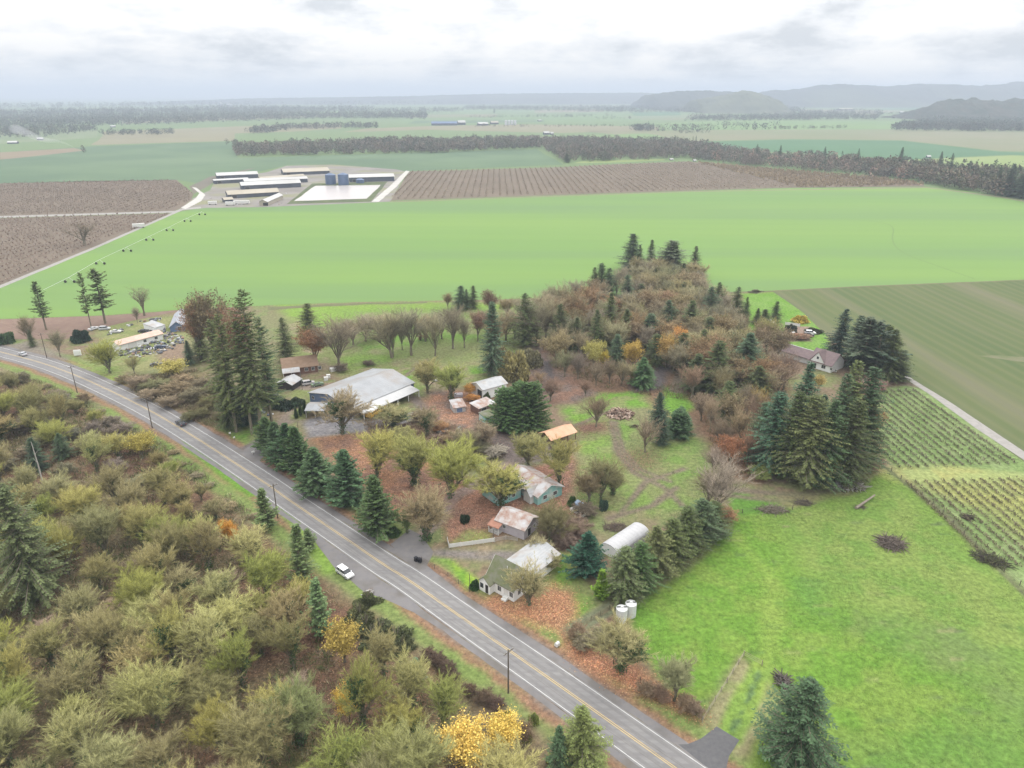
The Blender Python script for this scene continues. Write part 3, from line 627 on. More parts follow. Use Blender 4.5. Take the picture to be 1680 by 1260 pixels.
def gen_fir(seed, H=25., R=4.2, bare=.08, upsweep=-.25, step=.34, nb=7, shape=.85, wid=.24, sl=.75, ragged=.25, gap=0., lean=0, curtain=1.0, top=.0):
    rs = np.random.RandomState(seed); C = []; D = []; L = []; Wd = []; T = []; th = []
    z = bare*H; ax = lambda zz: np.array([math.sin(zz*.15+seed)*.12+lean*zz, math.cos(zz*.12)*.12, zz])
    th.append([0, 0, 0, *ax(H*.5), H*.013, H*.009, 1]); th.append([*ax(H*.5), *ax(H*.97), H*.009, .02, 1])
    while z < H*.985:
        s = (z-bare*H)/(H*(1-bare)); prof = (1-s)**shape*min(1, .45+s*5)*(1+.10*math.sin(s*19+seed)+.04*math.sin(s*47+seed*2))+.05+top*(s > .5)*(1-s)
        lay = rs.uniform(.8, 1.12)
        for b in range(nb):
            if rs.rand() < gap: continue
            az = rs.uniform(0, 6.283); l = R*prof*lay*rs.uniform(1-ragged, 1+ragged*.6)*(1+.18*math.sin(az*2+seed)+.12*math.sin(az*3+s*9))
            if l < .25: l = .25
            base = ax(z)+[0, 0, rs.uniform(-.15, .15)]; el = upsweep+s*.75+rs.uniform(-.12, .12)
            h = np.array([math.cos(az), math.sin(az), 0]); side = np.array([-h[1], h[0], 0])
            n = max(3, int(l/.33)); t = (np.arange(n)+rs.rand(n)*.6)/n*.95+.08
            droop = -.22*(t*l)**1.5*.35+ .12*l*t*t
            pts = base+np.outer(t*l*math.cos(el), h)+np.outer(t*l*math.sin(el)+droop, [0, 0, 1.])
            for sg in (-1, 1):
                k = len(t); ang = rs.uniform(.5, 1.1, k)
                dd = np.outer(np.cos(ang), h)+np.outer(np.sin(ang)*sg, side)+np.outer(-.12-.35*rs.rand(k)*curtain+el*.5, [0, 0, 1.])
                ll = sl*(.55+.9*(1-t))*(.55+.45*min(1, l/3))*rs.uniform(.7, 1.25, k)
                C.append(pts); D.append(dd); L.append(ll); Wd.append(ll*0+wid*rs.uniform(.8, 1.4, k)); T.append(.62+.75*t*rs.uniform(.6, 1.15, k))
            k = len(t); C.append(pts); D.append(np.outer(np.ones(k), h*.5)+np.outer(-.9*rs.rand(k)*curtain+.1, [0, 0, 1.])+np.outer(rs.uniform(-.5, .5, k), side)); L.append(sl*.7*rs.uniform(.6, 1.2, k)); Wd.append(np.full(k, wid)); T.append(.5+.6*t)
            th.append([*base, *pts[-1], .018*l, .008, .9])
        z += step*rs.uniform(.7, 1.3)
    C = np.concatenate(C); D = np.concatenate(D); L = np.concatenate(L); Wd = np.concatenate(Wd); T = np.concatenate(T)
    C = np.concatenate([C, [ax(H*.95)]*3]); D = np.concatenate([D, [[0, 0, 1.]]*3]); L = np.concatenate([L, [H*.05]*3]); Wd = np.concatenate([Wd, [.2]*3]); T = np.concatenate([T, [1.]*3])
    nz = np.zeros((len(C), 3)); nz[:, 2] = 1; nz += rs.normal(size=nz.shape)*.45
    V, F = kites(C, D, L, Wd, rs, nz); return V, F, np.repeat(T, 4), th
def proto_fir(key, seed, **k):
    V, F, T, th = gen_fir(seed, **k); v, f, t = segs_mesh(th, 5)
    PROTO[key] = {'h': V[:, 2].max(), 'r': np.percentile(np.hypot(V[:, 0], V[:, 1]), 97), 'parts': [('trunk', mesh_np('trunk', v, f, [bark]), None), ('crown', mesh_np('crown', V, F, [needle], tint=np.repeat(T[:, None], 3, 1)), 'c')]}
def proto_ball(key, seed, n=3500, flat=.85, sz=.26, lump=.35, trunk=True):
    rs = np.random.RandomState(seed); d = rs.normal(size=(n, 3)); d /= np.linalg.norm(d, axis=1)[:, None]; d[:, 2] = np.where(d[:, 2] < -.1, -d[:, 2], d[:, 2])
    lob = rs.normal(size=(14, 3)); lob /= np.linalg.norm(lob, axis=1)[:, None]; q = (np.maximum(0, d@lob.T)**10).max(1)
    r = (1-lump+lump*q)*rs.uniform(.72, 1.04, n); c = d*r[:, None]*[1, 1, flat]; c[:, 2] = (c[:, 2]+flat*.12); c[:, 2] = np.maximum(c[:, 2], .03)
    c *= 2.; V, F = kites(c, d+rs.normal(size=d.shape)*.8, np.full(n, sz)*rs.uniform(.6, 1.4, n), np.full(n, sz*.8), rs)
    th = [[0, 0, 0, rs.uniform(-.5, .5), rs.uniform(-.5, .5), 1.8, .1, .03, 1] for _ in range(4)]; v, f, t = segs_mesh(th, 5)
    PROTO[key] = {'h': V[:, 2].max(), 'r': 2.0, 'parts': [('stem', mesh_np('stem', v, f, [bark]), None), ('crown', mesh_np('crown', V, F, [leafm], tint=np.repeat(np.repeat(rs.uniform(.55, 1.4, n)*(.7+.5*q), 4)[:, None], 3, 1)), 'c')]}
# mossy vase-shaped maples, six different skeletons
for i in range(8): proto_bare('mossy%d' % i, 40+i, H=10, R=4.2, fork=.13+.04*(i % 4), nl=9+i % 3, up=.35+.1*(i % 3), ntw=11, twl=.88+.1*(i % 3), twr=.017, ta=(.2, .75), ba=(.35, .9), tup=.18, ivy=(900, 2600, 500, 1800, 3000, 600, 2200, 1200)[i])
for i in range(4): proto_bare('grey%d' % i, 60+i, H=15, R=5.2, fork=.2+.05*(i % 2), nl=9, up=.55, ntw=6, twl=1.6, twr=.017, tr=.3, ta=(.15, .6), ba=(.32, .85), tup=.13)      # tall bare cottonwood and oak
for i in range(4): proto_bare('oak%d' % i, 70+i, H=14, R=4.8, fork=.25, nl=7, up=.6, ntw=7, twl=1.1, leafn=4200, leafs=.34, tr=.3)
for i in range(2): proto_bare('maple%d' % i, 80+i, H=8, R=3.4, fork=.15, nl=6, up=.6, ntw=5, twl=.9, leafn=4000, leafs=.27, tr=.18)
proto_bare('dead0', 90, H=12, R=5.5, fork=.22, nl=6, up=.3, ntw=2, twl=1.2, dens=.8, tr=.4, twr=.03)
for i in range(3): proto_bare('brush%d' % i, 95+i, H=3.2, R=2.2, fork=.03, nl=10, up=.5, ntw=7, twl=.6, dens=.75, tr=.06, twr=.02)
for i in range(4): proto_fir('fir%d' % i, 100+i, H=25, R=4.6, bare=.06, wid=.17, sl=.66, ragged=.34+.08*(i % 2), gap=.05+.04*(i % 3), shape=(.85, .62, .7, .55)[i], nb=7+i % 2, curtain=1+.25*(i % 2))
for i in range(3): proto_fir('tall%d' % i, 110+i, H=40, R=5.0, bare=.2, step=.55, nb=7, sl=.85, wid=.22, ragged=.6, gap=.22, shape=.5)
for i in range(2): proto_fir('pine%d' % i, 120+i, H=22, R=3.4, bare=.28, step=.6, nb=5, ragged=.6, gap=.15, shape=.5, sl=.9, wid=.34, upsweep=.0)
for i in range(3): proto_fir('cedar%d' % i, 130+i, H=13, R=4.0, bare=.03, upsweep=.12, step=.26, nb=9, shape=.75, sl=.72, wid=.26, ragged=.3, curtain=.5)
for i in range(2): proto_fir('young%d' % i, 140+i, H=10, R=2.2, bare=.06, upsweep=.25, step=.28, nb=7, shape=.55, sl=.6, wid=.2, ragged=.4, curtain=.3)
proto_fir('blob0', 150, H=12, R=5.2, bare=.03, upsweep=.1, step=.24, nb=12, shape=.42, sl=.8, wid=.3, ragged=.18, curtain=.5)
for i in range(2): proto_ball('ball%d' % i, 160+i)
for i in range(2): proto_ball('bramble%d' % i, 165+i, n=5200, flat=.5, sz=.2, lump=.65)
proto_fir('arbor0', 170, H=6, R=1.3, bare=.02, upsweep=.9, step=.13, nb=9, shape=.45, sl=.5, wid=.16, ragged=.15, curtain=0)

DESC = {'mossy': 'mossy olive bare maple', 'grey': 'grey-brown bare tree', 'oak': 'brown-leaved oak', 'maple': 'maple in autumn leaf', 'dead': 'crooked leafless tree',
        'brush': 'low bare thicket bush', 'fir': 'dark green fir', 'tall': 'very tall dark fir', 'pine': 'thin ragged pine', 'cedar': 'dense dark cedar',
        'young': 'slender young pine', 'blob': 'broad blackish evergreen', 'ball': 'rounded bush', 'bramble': 'dark blackberry mound', 'arbor': 'narrow green arborvitae'}
NAME = {'mossy': 'maple_tree', 'grey': 'bare_tree', 'oak': 'oak_tree', 'maple': 'autumn_maple', 'dead': 'dead_tree', 'brush': 'bare_bush', 'fir': 'fir_tree', 'tall': 'fir_tree', 'pine': 'pine_tree',
        'cedar': 'cedar_tree', 'young': 'pine_tree', 'blob': 'cedar_tree', 'ball': 'bush', 'bramble': 'bramble_bush', 'arbor': 'arborvitae'}
LAND = [(840,960,'the white farmhouse'),(840,855,'the small lilac house'),(860,800,'the teal house'),(1028,895,'the white arched shed'),(1027,1000,'the two white tanks'),
        (912,705,'the orange-roofed shed'),(800,635,'the tall white shed'),(580,650,'the big grey-roofed barn'),(490,600,'the brown house'),(230,558,'the long pink-roofed trailer'),
        (285,528,'the grey-roofed shed'),(1340,590,'the white gabled house'),(566,935,'the white SUV'),(775,1220,'the bright yellow maple'),(76,770,'the tall pale snag'),
        (834,1100,'the nearest utility pole'),(249,680,'the bend utility pole'),(1462,893,'the pasture brush pile'),(1017,677,'the log pile'),(400,700,'the tallest firs'),
        (1340,740,'the big fir clump'),(30,900,'the left-edge fir'),(296,692,'the dark moving car'),(1190,1220,'the dark paved driveway'),(440,740,'the roadside cedar row'),
        (1180,820,'the pinkish bare tree'),(600,1030,'the blackberry thicket'),(1440,580,'the dark conifer stand'),(770,890,'the white board fence'),(1100,420,'the central wood top'),
        (60,640,'the far road bend'),(100,1180,'the lower left corner'),(300,1200,'the bottom wood edge'),(560,1150,'the yellow maple sapling'),(250,980,'the left wood middle'),
        (1300,1190,'the bottom-right fir'),(130,548,'the round black bush'),(1085,760,'the leaf-strewn clearing'),(850,600,'the round tan bush'),(180,1090,'the dark ivy trunks'),(430,1060,'the reddish leaf gap'),(160,880,'the tan brush clearing'),(160,700,'the grey scrub slope'),(330,800,'the roadside grass strip'),(970,540,'the wood left shoulder'),(1130,520,'the wood middle'),(1220,590,'the wood right flank'),(1060,610,'the muddy wood path'),(700,560,'the parkland oaks'),(30,1060,'the left picture edge'),(380,1180,'the pale forked trunks'),(470,1010,'the roadside wood edge'),(1200,720,'the rust-orange oak'),(395,900,'the leafy wood hollow')]
KF = {'mossy': .84, 'grey': .78, 'oak': .80, 'brush': .85}
PLACED = []      # (object, x, y, base label)
def size_word(h, kind):
    lo, hi = {'mossy': (7.5, 11), 'grey': (12, 18), 'oak': (10, 16), 'fir': (14, 24), 'tall': (30, 38), 'cedar': (9, 13), 'brush': (2, 3.5), 'ball': (2, 4)}.get(kind, (8, 14))
    return 'small ' if h < lo else 'large ' if h > hi else ''
def plant(key, x, y, yt=None, wpx=None, col=(.2,.2,.1), label=None, group=None, h=None, desc=None, name=None, wm=None, lean=0, bark_c=(1, 1, 1)):
    kind = key.rstrip('0123456789'); pr = PROTO[key]; X0, Y0 = P(x, y)
    hh = h if h else HG(y, yt); ww = wm if wm else (wpx*PXM(x, (y+(yt or y))/2) if wpx else 2*pr['r']*hh/pr['h'])
    o = root(name or NAME[kind], X0, Y0, R.uniform(0, 6.28)); sx = ww/2/pr['r']; sz = hh/pr['h']; o.scale = (sx, sx*R.uniform(.93, 1.07), sz)
    if lean: o.rotation_euler = (0, lean, 0)
    for nm, me, c in pr['parts']:
        q = link(nm, me, o)
        if c: j = R.uniform(.85, 1.15)*KF.get(kind, 1); q.color = (col[0]*j*R.uniform(.92, 1.04), col[1]*j, col[2]*j*R.uniform(.84, 1.0), 1)
        else: q.color = (*bark_c, 1)
    o['category'] = 'bush' if kind in ('brush', 'ball', 'bramble') else 'tree'
    if group: o['group'] = group
    if label: o['label'] = label; LABELS[label] = 1
    else: PLACED.append((o, x, y, (size_word(hh, kind)+(desc or DESC[kind])).strip(), 0))
    return o
def finish_labels():
    groups = {}
    for o, x, y, d, _ in PLACED:
        best = sorted(LAND, key=lambda l: (l[0]-x)**2+((l[1]-y)*1.5)**2)[0]; dx = x-best[0]; dy = (y-best[1])*1.5; dist = math.hypot(dx, dy)
        if dist < 26: rel = 'right beside'
        elif abs(dx) > abs(dy)*2: rel = 'right of' if dx > 0 else 'left of'
        elif abs(dy) > abs(dx)*2: rel = 'in front of' if dy > 0 else 'behind'
        else: rel = ('in front of' if dy > 0 else 'behind')+(' and right of' if dx > 0 else ' and left of')
        groups.setdefault((d, rel, best[2]), []).append((o, x, y))
    ordw = ['first', 'second', 'third', 'fourth', 'fifth', 'sixth', 'seventh', 'eighth', 'ninth', 'tenth', 'eleventh', 'twelfth', 'thirteenth', 'fourteenth', 'fifteenth', 'sixteenth', 'seventeenth', 'eighteenth', 'nineteenth', 'twentieth']
    for (d, rel, l), m in groups.items():
        base = '%s %s %s' % (d, rel, l)
        if len(base.split()) > (13 if len(m) > 2 else 13 if len(m) > 1 else 16):
            rel = rel.replace('in front of and right of', 'below-right of').replace('in front of and left of', 'below-left of').replace('behind and right of', 'above-right of').replace('behind and left of', 'above-left of').replace('in front of', 'before')
            base = '%s %s %s' % (d, rel, l)
        if len(m) == 1: m[0][0]['label'] = base; continue
        m.sort(key=lambda t: t[1])
        for i, (o, x, y) in enumerate(m):
            w_ = 'leftmost' if i == 0 else 'rightmost' if i == len(m)-1 else (ordw[i]+' from left' if i < 20 else 'further right')
            if len(m) == 2: w_ = 'left of two' if i == 0 else 'right of two'
            o['label'] = base+', '+w_
# ------------------------------------------------------------------ trees and bushes, each at the ground point it stands on
OL = (.40,.375,.13); OLG = (.35,.365,.11); OLD = (.34,.31,.15); TANB = (.38,.325,.215); GRB = (.32,.275,.20); BRN = (.33,.24,.15); RUST = (.36,.2,.12); PINK = (.44,.355,.28)
FIR = (.095,.12,.045); FIRB = (.085,.13,.07); FIRG = (.13,.15,.055); CED = (.072,.118,.042); YEL = (.62,.42,.07); YOL = (.42,.36,.11); ORG = (.55,.27,.09)
G = 'trees behind the house yards'
# far left: pines and yard trees
pl = plant
pl('pine0', 76, 541, 461, 30, FIR, 'leaning pine with drooping ragged crown, leftmost of the pines by the ploughed strip')
pl('pine1', 150, 537, 446, 26, FIRG, 'thin ragged pine, left one of the close pair by the ploughed strip')
pl('pine0', 173, 531, 440, 36, FIR, 'fuller dark pine, right one of the close pair by the ploughed strip')
pl('dead0', 237, 518, 464, 34, (.2,.17,.12), 'leafless crooked tree between the pine pair and the brown-topped oaks')
pl('grey0', 51, 568, 511, 26, (.25,.2,.14), 'brownish bare tree at the roadside bend beside the leaning pine')
pl('fir1', 54, 569, 540, 14, FIR); pl('grey1', 99, 586, 534, 26, GRB, 'grey bare tree leaning at the far road bend')
pl('ball0', 134, 560, 538, 30, (.03,.06,.04), 'round blackish evergreen bush alone on the yard lawn')
pl('ball1', 12, 562, 544, 28, (.07,.12,.06), 'green garden bush at the left picture edge'); pl('ball0', -8, 566, 546, 26, (.05,.1,.06))
pl('mossy0', 180, 612, 555, 52, OLG, 'spreading olive tree on the lawn below the pink-roofed trailer'); pl('grey2', 221, 613, 578, 28, OLD, 'small bare tree below the pink-roofed trailer')
pl('grey3', 226, 530, 500, 14, GRB); pl('maple0', 285, 619, 586, 44, YOL, 'yellow-olive rounded tree right below the junk yard', desc='yellow-olive tree')
for i, (x, y, w_, h_) in enumerate([(228,636,46,5),(258,640,44,5),(290,650,50,6),(318,660,44,6),(345,668,40,5),(300,628,36,4),(330,640,40,5),(352,650,36,5),(245,655,34,4),(276,668,40,4.5),(330,685,34,4),(205,628,26,3.5),(362,690,30,4),(310,690,30,3.5)]):
    pl('brush%d' % (i % 3), x, y, wpx=w_, h=h_, col=[(.27,.22,.15),(.24,.22,.12),(.33,.26,.18)][i % 3], group='thicket bushes above the road')
# tall group
pl('oak0', 330, 592, 472, 46, (.31,.19,.12), 'tall oak with orange-brown top, left edge of the tall fir group'); pl('oak1', 352, 592, 470, 62, (.26,.2,.13), 'big round-topped oak with ivy green flank in the tall fir group')
pl('fir2', 333, 590, 532, 40, FIR, 'shorter dark fir at the foot of the tall oaks'); pl('fir0', 312, 598, 558, 26, FIRB)
pl('tall0', 388, 709, 512, 50, FIRG, 'tall fir at the front left of the giant fir group'); pl('tall1', 414, 712, 524, 46, FIR, 'giant fir standing in the middle of the group by the road')
pl('tall2', 430, 711, 472, 50, FIR, 'tallest spire-topped fir of the group by the road'); pl('tall0', 446, 693, 518, 44, FIRB, 'giant fir at the right edge of the group by the road')
pl('oak2', 400, 640, 492, 60, (.30,.17,.11), 'reddish-brown oak behind the giant firs'); pl('tall1', 368, 668, 522, 46, FIR); pl('fir1', 378, 705, 610, 44, FIR); pl('fir0', 404, 698, 640, 50, (.04,.08,.045))
pl('fir2', 471, 592, 520, 34, FIR, 'slim dark fir right of the giant firs'); pl('fir0', 446, 668, 590, 40, FIR)
pl('ball0', 470, 668, 655, 40, (.04,.07,.04)); pl('ball1', 488, 664, 652, 26, (.05,.08,.04))
# middle band of bare trees behind the barns
pl('fir3', 510, 560, 497, 44, FIRG, 'bushy-topped green fir rising behind the brown house')
pl('oak3', 518, 600, 530, 50, (.36,.2,.11), 'orange-brown oak beside the brown house'); pl('grey0', 556, 601, 508, 66, GRB, 'spreading grey bare tree right of the brown house')
pl('grey1', 643, 587, 504, 72, TANB, 'bare oak leaning left in the parkland, its trunk slanting', lean=-.16); pl('grey2', 645, 584, 503, 34, TANB, 'upright thick bare oak beside the leaning one')
pl('grey3', 660, 574, 522, 22, GRB, 'thin bare tree between two thick parkland oaks'); pl('grey1', 675, 583, 492, 58, GRB, 'fan-crowned bare oak over the bright grass patch')
pl('grey2', 714, 584, 504, 44, TANB, 'stout bare oak with short crown right of the fan-crowned one'); pl('grey0', 743, 572, 490, 52, GRB); pl('grey3', 762, 571, 512, 26, GRB); pl('oak1', 784, 560, 508, 30, (.3,.19,.13))
pl('fir1', 757, 508, 468, 30, FIRB); pl('fir1', 777, 506, 468, 20, FIR); pl('fir2', 766, 506, 474, 16, FIR); pl('grey1', 735, 508, 476, 20, BRN); pl('oak2', 804, 520, 470, 28, (.24,.16,.11))
pl('fir1', 808, 615, 494, 46, FIRB, 'tall columnar spruce standing before the tan bush'); pl('fir2', 862, 569, 480, 46, FIR, 'dark full fir behind the round tan bush')
pl('ball1', 846, 621, 574, 52, (.36,.31,.14), 'large round tan-green bush right of the columnar spruce', name='bush'); pl('ball0', 822, 590, 565, 34, (.3,.26,.16)); pl('ball1', 870, 600, 572, 40, (.28,.25,.15))
for i, (x, y, t_, w_) in enumerate([(600,560,510,40),(580,566,520,36),(622,556,512,34),(698,560,512,30),(725,556,505,34),(830,560,505,36),(845,556,500,34),(815,566,520,34),(880,566,490,40),(895,560,480,36),(800,548,500,34),(910,556,478,30),(870,540,486,34),(890,540,470,36),(855,528,484,30),(832,520,486,24),(905,520,462,30),(925,520,460,34),(945,500,452,30),(940,545,470,34)]):
    pl('grey%d' % (i % 4), x, y, t_, w_*1.35, [GRB, TANB, (.36,.29,.21), BRN][i % 4])
pl('brush0', 560, 608, wpx=30, h=3, col=(.2,.15,.12)); pl('brush1', 605, 600, wpx=22, h=2.4, col=(.2,.15,.12)); pl('young0', 690, 558, h=4, wpx=10, col=(.25,.12,.07), desc='small rust-brown sapling', name='sapling'); pl('young1', 698, 557, h=4, wpx=9, col=(.25,.12,.07), desc='small rust-brown sapling', name='sapling')
# homestead
pl('mossy1', 740, 655, 584, 50, OLG, 'mossy olive tree in front of the small rusty shed'); pl('mossy2', 702, 645, 586, 44, OLD); pl('mossy3', 562, 712, 638, 84, (.34,.28,.17), 'wide bare tree in front of the big grey-roofed barn')
pl('mossy0', 618, 782, 700, 80, OL, 'leftmost olive maple of the row over red leaf litter'); pl('mossy4', 681, 796, 706, 70, OL, 'second olive maple of the row over red leaf litter')
pl('mossy5', 738, 817, 722, 92, OLG, 'widest olive maple of the row over red leaf litter'); pl('mossy1', 821, 829, 748, 78, OL, 'olive maple in front of the teal house')
pl('mossy2', 868, 769, 706, 54, OLD, 'mossy tree left of the orange-roofed shed'); pl('mossy3', 917, 798, 712, 76, OL, 'spreading mossy tree behind the teal house')
pl('mossy4', 700, 887, 795, 74, (.36,.29,.17), 'vase-shaped bare tree with pinkish tips at the drive entrance'); pl('mossy5', 901, 889, 828, 66, (.26,.22,.12), 'brown-olive bushy tree right of the lilac house')
pl('mossy0', 985, 818, 748, 60, (.27,.23,.13), 'brown-olive tree right of the teal house'); pl('mossy2', 965, 826, 770, 40, (.24,.19,.12)); pl('mossy4', 1005, 812, 766, 40, OLD)
pl('blob0', 833, 707, 634, 56, CED, 'dark rounded evergreen, left half of the big dense pair by the white shed'); pl('blob0', 868, 708, 624, 58, CED, 'dark rounded evergreen, right half of the big dense pair by the white shed')
pl('blob0', 850, 690, 624, 46, CED)
pl('mossy1', 646, 700, 660, 60, OLD); pl('mossy3', 700, 716, 668, 54, (.27,.22,.15)); pl('brush2', 660, 720, wpx=44, h=4, col=OLD); pl('mossy5', 760, 745, 700, 48, (.3,.24,.15)); pl('brush0', 720, 706, wpx=36, h=3.5, col=(.35,.2,.1), desc='orange-brown brush pile bush')
pl('brush1', 750, 724, wpx=44, h=4, col=(.32,.24,.15)); pl('brush2', 785, 738, wpx=44, h=4, col=(.32,.28,.2)); pl('brush0', 690, 690, wpx=40, h=3.5, col=(.25,.19,.13)); pl('mossy2', 794, 736, 690, 40, (.33,.27,.18)); pl('brush1', 812, 748, wpx=40, h=3.5, col=(.36,.33,.28))
pl('maple0', 770, 650, 628, 22, (.5,.26,.07), 'orange-yellow sapling behind the small rusty shed', name='sapling'); pl('ball0', 798, 655, 643, 14, (.1,.14,.05)); pl('brush2', 775, 658, wpx=24, h=3, col=ORG, desc='orange brush')
pl('ball1', 763, 856, 843, 18, (.03,.055,.025), 'small black-green shrub on the red leaves before the lilac house'); pl('ball0', 939, 829, 812, 18, (.06,.13,.03)); pl('ball1', 990, 836, 818, 16, (.05,.09,.07))
pl('ball0', 779, 965, 950, 20, (.035,.085,.02), 'dark green round bush at the farmhouse porch')
pl('mossy0', 869, 993, 918, 66, (.40,.36,.20), 'pale bare tree right in front of the white farmhouse'); pl('brush2', 885, 912, wpx=42, h=6, col=(.42,.36,.24), desc='pale twiggy bush'); pl('brush1', 905, 935, wpx=40, h=5, col=OLD)
pl('cedar1', 962, 940, 872, 62, (.03,.085,.055), 'dark blue-green cedar left of the white arched shed'); pl('arbor0', 988, 982, 934, 24, (.13,.22,.03))
pl('brush0', 935, 872, wpx=60, h=4, col=(.2,.14,.11)); pl('brush1', 925, 890, wpx=50, h=3, col=(.2,.15,.12)); pl('brush2', 960, 845, wpx=40, h=3.5, col=(.22,.17,.13))
# roadside cedar row
RW = 'cedar row along the road'
for i, (x, y, t_, w_) in enumerate([(441,742,684,40),(457,757,692,42),(475,768,694,44),(491,778,700,50),(521,806,734,66),(572,827,738,60),(619,873,780,66)]):
    pl('cedar%d' % (i % 3), x, y, t_, w_*1.08, [CED, (.075,.125,.06), (.06,.11,.05)][i % 3], ['farthest', 'second farthest', 'third farthest', 'middle', 'third nearest', 'second nearest', 'nearest'][i]+' dark cedar of the row along the road', RW)
pl('mossy3', 668, 874, 832, 46, (.13,.18,.07), 'olive-green bush tree at the drive corner beside the nearest cedar'); pl('ball0', 645, 876, 866, 28, (.05,.09,.03))
pl('ball1', 462, 712, 702, 26, (.22,.13,.09)); pl('arbor0', 486, 686, 668, 8, CED); pl('arbor0', 493, 682, 662, 8, CED); pl('arbor0', 500, 679, 656, 9, CED)
# conifer hedge
HG_ = 'conifer hedge beside the arched shed'
for i, (x, y, t_, w_, c) in enumerate([(1022,978,898,46,(.13,.16,.07)),(1048,968,890,42,(.09,.15,.05)),(1073,944,862,42,FIRG),(1098,928,850,44,FIR),(1122,910,832,48,FIR),(1146,893,818,50,FIRB),(1166,880,822,40,FIR)]):
    pl('fir%d' % (1+(i*2) % 3), x, y, t_, w_*1.5, c, ['nearest', 'second nearest', 'third nearest', 'middle', 'third farthest', 'second farthest', 'farthest'][i]+' fir of the hedge row between arched shed and pasture', HG_)
pl('grey2', 1176, 850, 742, 84, PINK, 'large pinkish-tan bare tree above the pasture corner'); pl('brush0', 1188, 856, wpx=46, h=4, col=(.33,.18,.11)); pl('grey0', 1160, 836, 762, 50, (.36,.3,.18))
pl('mossy1', 1018, 1100, 1012, 86, (.36,.34,.18), 'broad mossy tree in front of the two white tanks'); pl('mossy2', 1106, 1150, 1074, 52, (.36,.35,.19), 'small pale mossy tree at the pasture corner by the road')
for i, (x, y, w_) in enumerate([(960,1060,46),(990,1050,50),(1060,1140,30),(1085,1146,34),(1122,1162,34),(1140,1172,28),(948,1046,36)]):
    pl('brush%d' % (i % 3), x, y, wpx=w_, h=3.0, col=(.32,.28,.18) if i < 2 else (.30,.21,.15), group='brush along the pasture fence')
# big fir clump on the right
for i, (x, y, t_, w_, c) in enumerate([(1262,772,642,64,(.06,.115,.075)),(1302,762,592,64,(.07,.125,.08)),(1316,796,648,74,FIRG),(1375,766,590,66,FIRG),(1402,772,600,62,FIRB),(1345,798,654,60,(.075,.12,.055)),(1384,796,656,64,FIR),(1412,770,656,50,FIR),(1290,784,640,56,FIR),(1335,750,646,54,FIRB),(1245,752,660,50,FIRB),(1360,780,612,60,FIRB)]):
    pl('fir%d' % ((i*3+1) % 4), x, y, t_, w_*1.12, c, group='big fir clump beside the nursery rows')
pl('oak0', 1427, 724, 660, 30, (.45,.25,.14), 'orange-brown oak at the right edge of the big fir clump'); pl('oak1', 1428, 752, 725, 34, (.33,.22,.15)); pl('brush1', 1420, 770, wpx=46, h=4, col=(.3,.2,.15)); pl('brush0', 1250, 786, wpx=40, h=5, col=(.3,.33,.12)); pl('maple1', 1341, 642, 612, 24, (.5,.38,.14), 'small yellow-tan tree in front of the white gabled house')
# dark stand
for i, (x, y, t_, w_, c) in enumerate([(1374,590,506,34,(.045,.08,.06)),(1398,602,517,34,(.045,.08,.055)),(1411,618,520,46,(.07,.095,.06)),(1432,622,530,50,(.065,.09,.06)),(1455,624,540,42,FIR),(1474,624,574,28,(.06,.08,.055)),(1420,600,524,40,FIR),(1445,606,532,40,FIR)]):
    pl(('pine%d' if i in (2, 3) else 'fir%d') % (i % 2), x, y, t_, w_*1.35, c, group='dark conifer stand beside the white gabled house')
for i, (x, y) in enumerate([(1415,640),(1428,634),(1402,650),(1440,640)]): pl('brush%d' % (i % 3), x, y, wpx=34, h=4, col=(.33,.21,.17))
for x, y, t_, w_ in [(1271,528,494,16),(1241,532,505,12),(1253,532,507,18),(1206,522,470,22),(1222,528,487,14)]: pl('fir%d' % (x % 4), x, y, t_, w_*1.4, FIR)
pl('ball0', 1313, 528, 516, 30, (.55,.40,.09), 'golden round bush on the lawn above the white gabled house'); pl('bramble1', 1240, 479, wpx=28, h=1.2, col=(.16,.15,.09)); pl('ball1', 1296, 548, 532, 22, (.04,.06,.04)); pl('brush0', 1305, 556, wpx=30, h=3, col=(.3,.18,.12)); pl('brush1', 1320, 556, wpx=24, h=2.5, col=(.3,.2,.14)); pl('ball0', 1336, 545, 538, 30, (.06,.07,.04))
